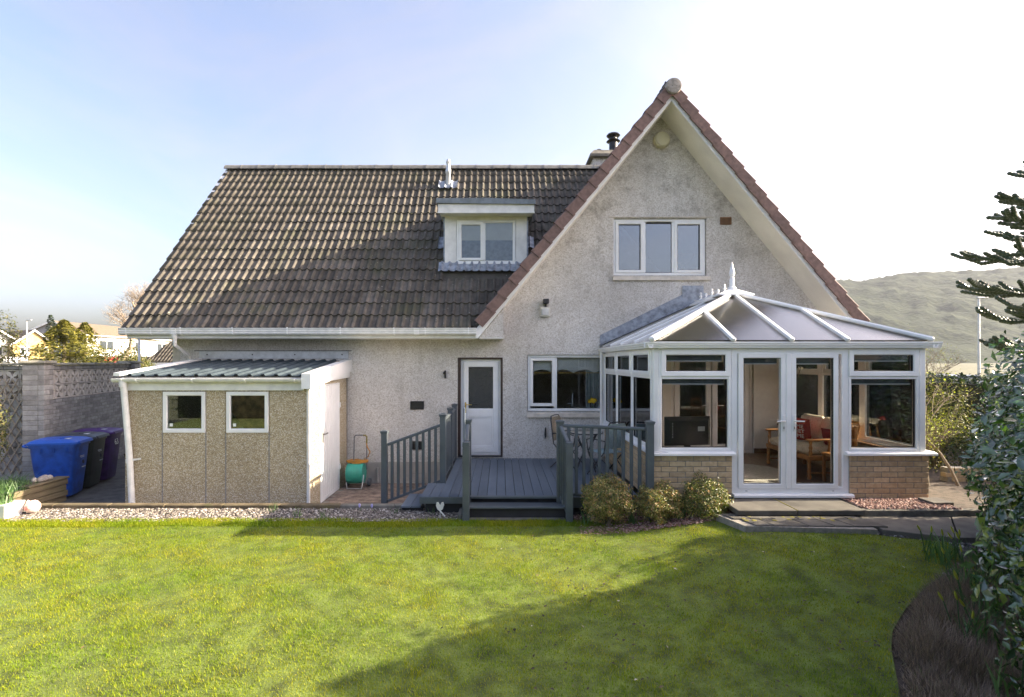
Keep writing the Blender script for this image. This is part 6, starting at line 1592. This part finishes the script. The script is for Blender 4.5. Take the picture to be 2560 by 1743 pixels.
bare_tree('bare_tree', 'bare flat topped tree with pinkish trunk left of the roof', 'tree', (X_(252, 22), 22, -.2), 6.2, 1.0, 8, 'palebark', (-.10, 0), 5, .17, .6, 4, first=.74, cl=.46)
shrub('shrub', 'olive evergreen shrub below the bare tree behind the wall', 'shrub', (X_(290, 17), 17.4, 1.7), (1.1, .9, 1.05), 5000, 'brownleaf', .10, -.2, k=2)
shrub('shrub', 'tan leafless shrub between the far wall pillar and the white post', 'shrub', (X_(332, 19), 19, 1.6), (.6, .7, .9), 2500, 'brownleaf', .09, -.2, k=5)
shrub('hedge_plant', 'low green hedge in front of the yellow bungalow', 'hedge', (X_(40, 70), 70, 2.4), (2.2, .8, .8), 2500, 'brownleaf', .18, 1.4, k=1)
shrub('shrub', 'blurred grey twiggy shrub at the left edge above the wall', 'shrub', (X_(-8, 14), 14, 2.6), (.62, .6, 1.1), 2600, 'brownleaf', .07, -.2, k=4)
BUDM = plain('green_yellow_bud', (.38, .40, .04), .5)
# ------------------------------------------------------------------ planting
def zq(x, y): return float(zl(x, y))
for c, r, n_, lab, rp in (((1.46, 6.98, .36), (.34, .34, .32), 10500, 'bronze leaved azalea bush nearest the grey step railing', .8), ((2.14, 6.90, .32), (.31, .31, .27), 8500, 'rounded azalea bush with orange tinted top, middle of three', .75), ((2.76, 6.86, .38), (.32, .31, .31), 7500, 'looser greener azalea bush beside the french door step', 1.9)):
    shrub('azalea_bush', lab, 'bush', c, r, n_, 'azalea', .031, zq(c[0], c[1]) - .02, 14, .24, c[0] * 3, 'azalea bushes by the deck', .5, rp=rp)
def blades(name, label, cat, c, n_, h, spread, mat='shoot', w=.008, buds=0, group=None, thing_=True, lean=.35):
    t = thing(name, label, cat, (c[0], c[1], c[2]), group); V = []; F = []; rn = []
    for k in range(n_):
        a = random.uniform(0, 6.28); r_ = spread * math.sqrt(random.random()); b = Vector((c[0] + r_ * math.cos(a), c[1] + r_ * math.sin(a), c[2] - .02)); hh = h * random.uniform(.55, 1.1); ld = Vector((random.gauss(0, lean), random.gauss(0, lean), 0)) * hh
        s_ = Vector((math.cos(a + 1.5), math.sin(a + 1.5), 0)) * w; m_ = b + Vector((0, 0, hh * .55)) + ld * .3; e = b + Vector((0, 0, hh)) + ld; o = len(V)
        V += [b + s_, b - s_, m_ + s_ * .9, m_ - s_ * .9, e]; F += [(o, o + 1, o + 3), (o, o + 3, o + 2), (o + 2, o + 3, o + 4)]; rn += [random.random() * .8] * 3
    npm('leaves', np.array([v[:] for v in V]), np.array(F), M[mat], t, rnd=rn)
    if buds:
        for k in range(buds):
            b = Vector((c[0] + random.uniform(-1, 1) * spread, c[1] + random.uniform(-1, 1) * spread, c[2])); e = b + Vector((random.gauss(-.06, .05), random.gauss(-.03, .04), h * random.uniform(.9, 1.3))); mb = MB().tube([b, e], .004, 5); bd = MB()
            d = (e - b).normalized() + Vector((-.25, 0, 0)); d.normalize(); bd.tube([e - d * .005, e + d * .02, e + d * .05, e + d * .075], [.004, .010, .009, .002], 6); s_ = obj('flower_stalk', mb, M['shoot'], t); obj('flower_bud', bd, BUDM, s_, 40)
    return t
for i, (x, y, n_, h, sp, b) in enumerate(((4.62, 5.32, 55, .27, .20, 5), (4.78, 4.95, 70, .34, .22, 6), (4.35, 4.72, 60, .30, .18, 5), (4.05, 4.22, 60, .30, .18, 6), (3.72, 3.98, 30, .26, .12, 4), (3.30, 3.32, 12, .36, .08, 1))):
    lab = ('daffodil shoots at the rounded end of the lawn', 'tall daffodil clump under the glossy hedge', 'daffodil clump in the middle of the heather bed', 'budding daffodil clump at the right of the heather', 'small daffodil clump leaning over the brown heather', 'single budding daffodil stem nearest the camera')[i]
    blades('daffodil_clump', lab, 'daffodils', (x, y, zq(x, y)), n_, h, sp, w=.0075, buds=b, group='daffodils in the heather bed')
for i, (x, y, n_, h) in enumerate(((1.17, 6.98, 14, .24), (1.78, 6.92, 16, .25), (2.42, 6.86, 12, .22))):
    blades('bulb_shoots', ('green bulb shoots between the step post and the first azalea', 'green bulb shoots between the first two azaleas', 'green bulb shoots between the two right azaleas')[i], 'shoots', (x, y, zq(x, y)), n_, h, .07, buds=1, group='bulb shoots among the azaleas')
for i, (x, y, n_, h) in enumerate(((-2.95, 7.38, 22, .17), (-3.4, 7.6, 12, .16), (-2.55, 7.25, 14, .15), (-1.55, 7.55, 9, .14), (-1.02, 7.5, 8, .16))):
    blades('grass_tuft', ('thin grass tuft in the gravel below the shed corner', 'grass tuft at the kerb under the right shed window', 'grass tuft in the gravel by the lawn edge right of the shed', 'small green shoot against the mossy kerb', 'thin pale shoot beside the white bird ornament')[i], 'grass tuft', (x, y, 0), n_, h, .09, w=.004, group='tufts in the gravel strip')
for i, (x, y) in enumerate(((-2.12, 7.62), (-1.93, 7.60))):
    t = blades('crocus', ('left of two pale violet crocuses by the kerb', 'right of two pale violet crocuses by the kerb')[i], 'crocus', (x, y, 0), 5, .07, .02, w=.003, group='crocuses in the gravel')
    mb = MB(); mb.lathe([(.004, 0), (.016, .02), (.018, .045), (.012, .06)], (x, y, .05), 8); obj('petals', mb, plain('violet_petal', (.45, .42, .78), .5), t, 40)
blades('planter_grass', 'bright green grassy plants growing in the timber planter', 'plants', (-7.85, 8.0, .2), 420, .24, .42, w=.006, lean=.6)
blades('pot_plant_leaves', 'bright green leaves growing from the white pot', 'plant', (-7.2, 7.33, .2), 90, .28, .13, w=.010, lean=.5)
shrub('left_edge_shrub', 'blurred pale shrub at the far left edge in front of the wall', 'shrub', (-8.25, 8.1, 1.15), (.22, .3, .75), 2600, 'brownleaf', .05, .2, k=9)
# heather
n_ = 90000; X = RNG.uniform(2.3, 5.2, n_); Y = RNG.uniform(2.6, 5.25, n_)
xr = interp(Y, LAWN_RIGHT); k = (X > xr + .05 + .05 * np.sin(Y * 9) + RNG.normal(0, .03, n_)) & (X < xr + 1.25 + .25 * np.sin(Y * 3)); X, Y, xr = X[k], Y[k], xr[k]; n_ = len(X)
e = np.sqrt(np.clip((X - xr - .03) / .3, .04, 1)); hh = (.17 + .07 * hnoise(X, Y, 2.2, 1)) * e * RNG.uniform(.6, 1.15, n_); th = RNG.uniform(0, 6.28, n_); ln = RNG.uniform(0, 1.3, n_) * hh; w_ = .0042
b = np.stack([X, Y, zl(X, Y) - .03], 1); d = np.stack([np.cos(th), np.sin(th), 0 * th], 1); pz_ = np.stack([-np.sin(th), np.cos(th), 0 * th], 1) * w_
tri = np.stack([b + pz_ + d * 0, b - pz_, b + d * ln[:, None] + np.stack([0 * hh, 0 * hh, hh], 1)], 1)
npm('heather', tri.reshape(-1, 3), np.arange(n_ * 3).reshape(n_, 3), M['heather'], rnd=RNG.uniform(0, 1, n_), kind='stuff', label='brown winter heather filling the bed right of the lawn', cat='heather')
# fallen leaves and worm casts on the shaded lawn
n_ = 900; X = np.concatenate([RNG.uniform(0, 4.9, n_), RNG.uniform(-5, 4.5, 120)]); Y = np.concatenate([RNG.uniform(3.3, 6.6, n_), RNG.uniform(3.3, 7, 120)]); k = on_lawn(X, Y); P = np.stack([X[k], Y[k], zlawn(X[k], Y[k]) + .022], 1)
V, F = leaf_cloud(P, np.tile([0, 0, 1.], (len(P), 1)), .032, .55, .1, .3); npm('fallen_leaves', V, F, leafmat('dead_leaf', [(0, (.03, .022, .015)), (.8, (.07, .05, .03)), (.95, (.2, .14, .07)), (1, (.6, .56, .48))], .8, .1), rnd=np.repeat(RNG.uniform(0, 1, len(P)), 2), kind='stuff', label='scattered dead leaves and worm casts on the lawn', cat='fallen leaves')
# glossy hedge on the right
shrub('camellia_bush', 'tall glossy dark green bush filling the right edge', 'bush', (5.30, 4.25, 1.42), (.98, 1.15, 1.26), 19000, 'camellia', .085, 0, 16, .16, 1.1, 'glossy bushes along the right border', .4, bias=(-.4, -.2, .7), curl=.10, extra=[((3.58, 2.92, 1.20), (.62, .66, 1.30), 9500), ((4.7, 3.6, 1.5), (.7, .7, 1.05), 8000), ((5.3, 4.1, 1.3), (.6, .7, 1.0), 5000)])
shrub('camellia_bush', 'glossy green bush behind, near the paving', 'bush', (6.85, 5.9, 1.15), (1.05, .8, 1.2), 12000, 'camellia', .08, 0, 9, .2, 3.1, 'glossy bushes along the right border', .5, bias=(-.4, -.2, .7), curl=.10)
# multi-stemmed shrubs right of the conservatory
bare_tree('budding_shrub', 'twisted pale stemmed shrub with lime buds right of the conservatory', 'shrub', (7.30, 8.1, .25), 2.7, .8, 12, 'palebark', (-.2, 0), 3, .024, .55, 3, ('budleaf', 2, .035, .02), first=.42)
bare_tree('budding_shrub', 'thin yellowish shrub with small green leaves against the conservatory corner', 'shrub', (6.72, 8.0, .28), 1.7, .75, 21, 'bark', (.05, .05), 3, .026, .6, 5, ('budleaf', 2, .028, .03), first=.36)
shrub('olive_shrub', 'olive green leafy shrub behind the conservatory corner', 'shrub', (6.75, 8.6, .85), (.5, .55, .68), 5200, 'brownleaf', .042, .2, 18, .3, 6.0, shell=.3)
shrub('olive_shrub', 'taller brown twiggy shrub between the conservatory and the glossy bush', 'shrub', (8.2, 9.6, 1.0), (.75, .6, 1.0), 6000, 'brownleaf', .045, .2, 26, .3, 2.0, shell=.25)
shrub('olive_shrub', 'dark leafy shrub low beside the small brick wall', 'shrub', (8.6, 8.9, .65), (.7, .5, .55), 4000, 'hedge', .05, .2, 12, .3, 4.0, shell=.3)
obj('side_bed', MB().box(6.0, 13, 6.62, 13.3, -.1, .262), M['soil'], kind='structure')
bare_tree('bare_shrub', 'fine bare grey shrub rising behind the conservatory roof', 'shrub', (X_(2330, 15), 15, 0), 4.3, .95, 31, 'palebark', (-.1, 0), 4, .05, .5, 4, ('budleaf', 1, .03, .02), first=.36)
bare_tree('bare_shrub', 'bare shrub beside the gable, behind the roof foot', 'shrub', (X_(2215, 17), 17, 0), 4.4, .9, 33, 'palebark', (0, 0), 4, .05, .5, 4, first=.36)
# clipped hedge and low wall beyond the side path
def box_hedge(name, label, x0, x1, y0, y1, z0, z1, n_, size, mat='hedge'):
    t = thing(name, label, 'hedge', ((x0 + x1) / 2, (y0 + y1) / 2, z0)); P = np.stack([RNG.uniform(x0, x1, n_), RNG.uniform(y0, y1, n_), RNG.uniform(z0, z1, n_)], 1)
    f = RNG.integers(0, 4, n_); P[f == 0, 1] = y0 + RNG.normal(0, .06, (f == 0).sum()); P[f == 1, 2] = z1 + RNG.normal(0, .05, (f == 1).sum()); P[f == 2, 1] = y1 + RNG.normal(0, .06, (f == 2).sum()); N = np.zeros_like(P); N[f == 0, 1] = -1; N[f == 1, 2] = 1; N[f == 2, 1] = 1; N[f == 3, 0] = -1
    P[:, 2] += .06 * np.sin(P[:, 0] * 2.3) ; V, F = leaf_cloud(P, N, size, .5); npm('foliage', V, F, M[mat], t, rnd=np.repeat(RNG.uniform(0, 1, n_), 2))
    obj('core', MB().box(x0 + .15, x1 - .15, y0 + .15, y1 - .15, z0, z1 - .12), plain('hedge_core', (.02, .025, .012), .95), t); return t
box_hedge('clipped_hedge', 'dark clipped hedge across the end of the garden behind the conservatory', 7.6, 22, 13.4, 14.4, 0, 1.68, 9000, .09)
box_hedge('shade_hedge', 'dense hedge hidden beyond the glossy bushes, added to shade the lawn', 6.5, 7.5, -3, 6.3, 0, 2.15, 16000, .11)  # mostly out of view; added to put solid shade on the right lawn
box_hedge('side_shade_hedge', 'clipped hedge added along the far right to shade the side bed', 10.3, 11.2, 6.9, 13.3, 0, 1.85, 7000, .1)  # added to keep low sun off the soil beside the conservatory
box_hedge('back_hedge', 'tall dark hedge behind the camera reflected in the windows', -13, 10, -4.6, -3.4, 0, 2.75, 16000, .13)
ng = thing('shadow_garage', 'unseen steep roofed garage added right of the garden to cast the lawn shadow', 'garage', (11, 4.5, -.2))  # out of frame; added, its roof shaped to cast the diagonal lawn shadow
obj('wall', MB().box(8.6, 14, 2.75, 5.85, -.3, 3.0).prismx([(2.75, 3.0), (5.85, 3.0), (4.3, 4.4)], 8.6, 14), M['roughcast'], ng)
for s_ in (-1, 1):
    mb = MB(); slab(mb, [(8.45, 4.3, 4.56), (14.2, 4.3, 4.56), (14.2, 4.3 + s_ * 1.75, 4.56 - 1.75 * .9), (8.45, 4.3 + s_ * 1.75, 4.56 - 1.75 * .9)], Vector((0, s_ * .669, .743)), .1); obj('roof', mb, M['tile'], ng)
lw = thing('low_brick_wall', 'low weathered brick wall behind the right hand shrubs', 'wall', (8.2, 8.2, 0))
for r in range(6):
    for k in range(9): inst('brick', bk, lw, (7.42 + k * .225 + (.11 if r % 2 else 0), 8.35, .04 + r * .075 + .035))
obj('wall_core', MB().box(7.35, 9.4, 8.36, 8.5, 0, .49), M['mortar'], lw)
lp2 = thing('street_lamp', 'grey street lamp on the right in front of the hill', 'lamp post', (X_(2448, 30), 30, 0))
obj('pole', MB().tube([(X_(2447, 30), 30, -.2), (X_(2447, 30), 30, 6.0)], [.075, .055], 8), M['galv'], lp2, 40); obj('lamp_head', MB().bar((X_(2442, 30), 30, 6.02), (X_(2470, 30), 30, 6.02), .16, .09, bev=.03), M['galv'], lp2)
obj('far_shed', MB().box(X_(2370, 40), X_(2450, 40), 40, 44, -.2, .9).prism([(X_(2370, 40), .9), (X_(2450, 40), .9), (X_(2450, 40), 1.2), (X_(2370, 40), 1.1)], 40, 44), plain('pale_blue_sheet', (.22, .26, .32), .6), label='pale flat roofed building beyond the clipped hedge', cat='building')
obj('field', MB().box(24, 60, 46, 90, -.3, .55), plain('pale_field', (.13, .17, .04), .95), kind='structure')
# monkey puzzle tree: scaly upswept branchlets
mp_ = thing('monkey_puzzle_tree', 'monkey puzzle tree with scaly dark branches at the right edge', 'tree', (16.65, 14.1, 0))
MF = 1.55
obj('trunk', MB().tube([(16.65, 14.1, 0), (16.7, 14.1, 4), (16.65, 14.12, 8.6)], [.28, .22, .08], 12), M['bark'], mp_, 60)
rn_ = random.Random(4)
def scaly(mb, pts, r):
    P = []; rs = []
    pts = [Vector(p) for p in pts]
    n_ = 0
    for i in range(len(pts) - 1):
        m_ = max(2, int((pts[i + 1] - pts[i]).length / .045))
        for j in range(m_): P.append(pts[i].lerp(pts[i + 1], j / m_)); rs.append(r * (1.1 if n_ % 2 else .85)); n_ += 1
    P.append(pts[-1]); rs.append(r * .35); mb.tube(P, rs, 6, cap=True)
zz = 2.4
wh_i = 0
while zz < 5.85:
    nb = 7
    for k in range(nb):
        a = 2 * math.pi * k / nb + wh_i * .5 + rn_.uniform(-.15, .15); L = MF * float(np.interp(zz, [2.4, 3.4, 4.06, 4.6, 5.1, 5.8], [1.6, 1.85, 1.8, 1.56, 1.4, .95])) * rn_.uniform(.85, 1.03); o = Vector((math.cos(a), math.sin(a), 0)); b = Vector((16.65, 14.1, EYE + .3 + (zz - EYE) * MF + rn_.uniform(-.1, .1)))
        droop = -.22 + .06 * (zz - 3)
        pts = [b + o * (L * t_) + Vector((0, 0, droop * t_ * L + .30 * L * t_ ** 3)) for t_ in (0, .3, .6, .85, 1)]
        mb = MB(); scaly(mb, pts, .066)
        sd_ = o.cross(Vector((0, 0, 1)))
        if o.x < .35:
            for t_ in (.38, .5, .62, .72, .82, .9):
                for s_ in (-1, 1):
                    if rn_.random() < .12: continue
                    i = min(3, int(t_ * 4)); q = b + o * (L * t_) + Vector((0, 0, droop * t_ * L + .30 * L * t_ ** 3)); l2 = L * rn_.uniform(.22, .42) * (1.15 - t_ * .5); d = (o * .75 + sd_ * s_ * rn_.uniform(.35, .8) + Vector((0, 0, rn_.uniform(-.1, .35)))).normalized()
                    scaly(mb, [q, q + d * l2 * .5, q + d * l2 + Vector((0, 0, l2 * rn_.uniform(.05, .4)))], .060)
        obj('branch', mb, M['monkey'], mp_, recalc=False)
    zz += .52; wh_i += 1
for o in [o for o in mp_.children] : pass

# ------------------------------------------------------------------ wooded hill
xs = np.arange(150, 1400, 7.0); ys = np.arange(430, 1120, 9.0)
def zhill(X, Y):
    ang = 1252 + X / Y * 1270
    ridge = np.interp(ang, [1200, 1600, 2000, 2090, 2148, 2260, 2324, 2515, 2700, 3200], [60, 120, 196, 203, 200, 213, 219, 227, 240, 250])
    h_ = ridge / 1270 * 930
    n1_ = hnoise(X, Y, .02, 1) * 5 + hnoise(X, Y, .07, 2) * 1.5 + RNG.normal(0, 1.2, X.shape)
    return -2 + (h_ + 2) * sst(430, 930, Y) ** .9 + n1_ * sst(430, 600, Y)
t = NT('wooded_hillside')
col = t.ramp(t.noise(.07, 8, .7), [(.3, (.006, .013, .006)), (.5, (.018, .03, .012)), (.66, (.035, .045, .018)), (.85, (.08, .07, .025))])
t.bump(t.noise(.12, 5), .8, 4.0)
grid_sheet('hill', xs, ys, zhill, None, t.done(col, .95, 0, .1), kind='structure')
# ------------------------------------------------------------------ air
t = NT('air_haze'); t.n.remove(t.b)
pv = t.new('ShaderNodeVolumePrincipled'); pv.inputs['Color'].default_value = (.86, .91, 1.0, 1); pv.inputs['Density'].default_value = .00018; pv.inputs['Anisotropy'].default_value = .0
t.l.new(pv.outputs[0], t.out.inputs['Volume'])
obj('haze', MB().box(-90, 1410, -12, 1125, -6, 200), t.m, kind='stuff')
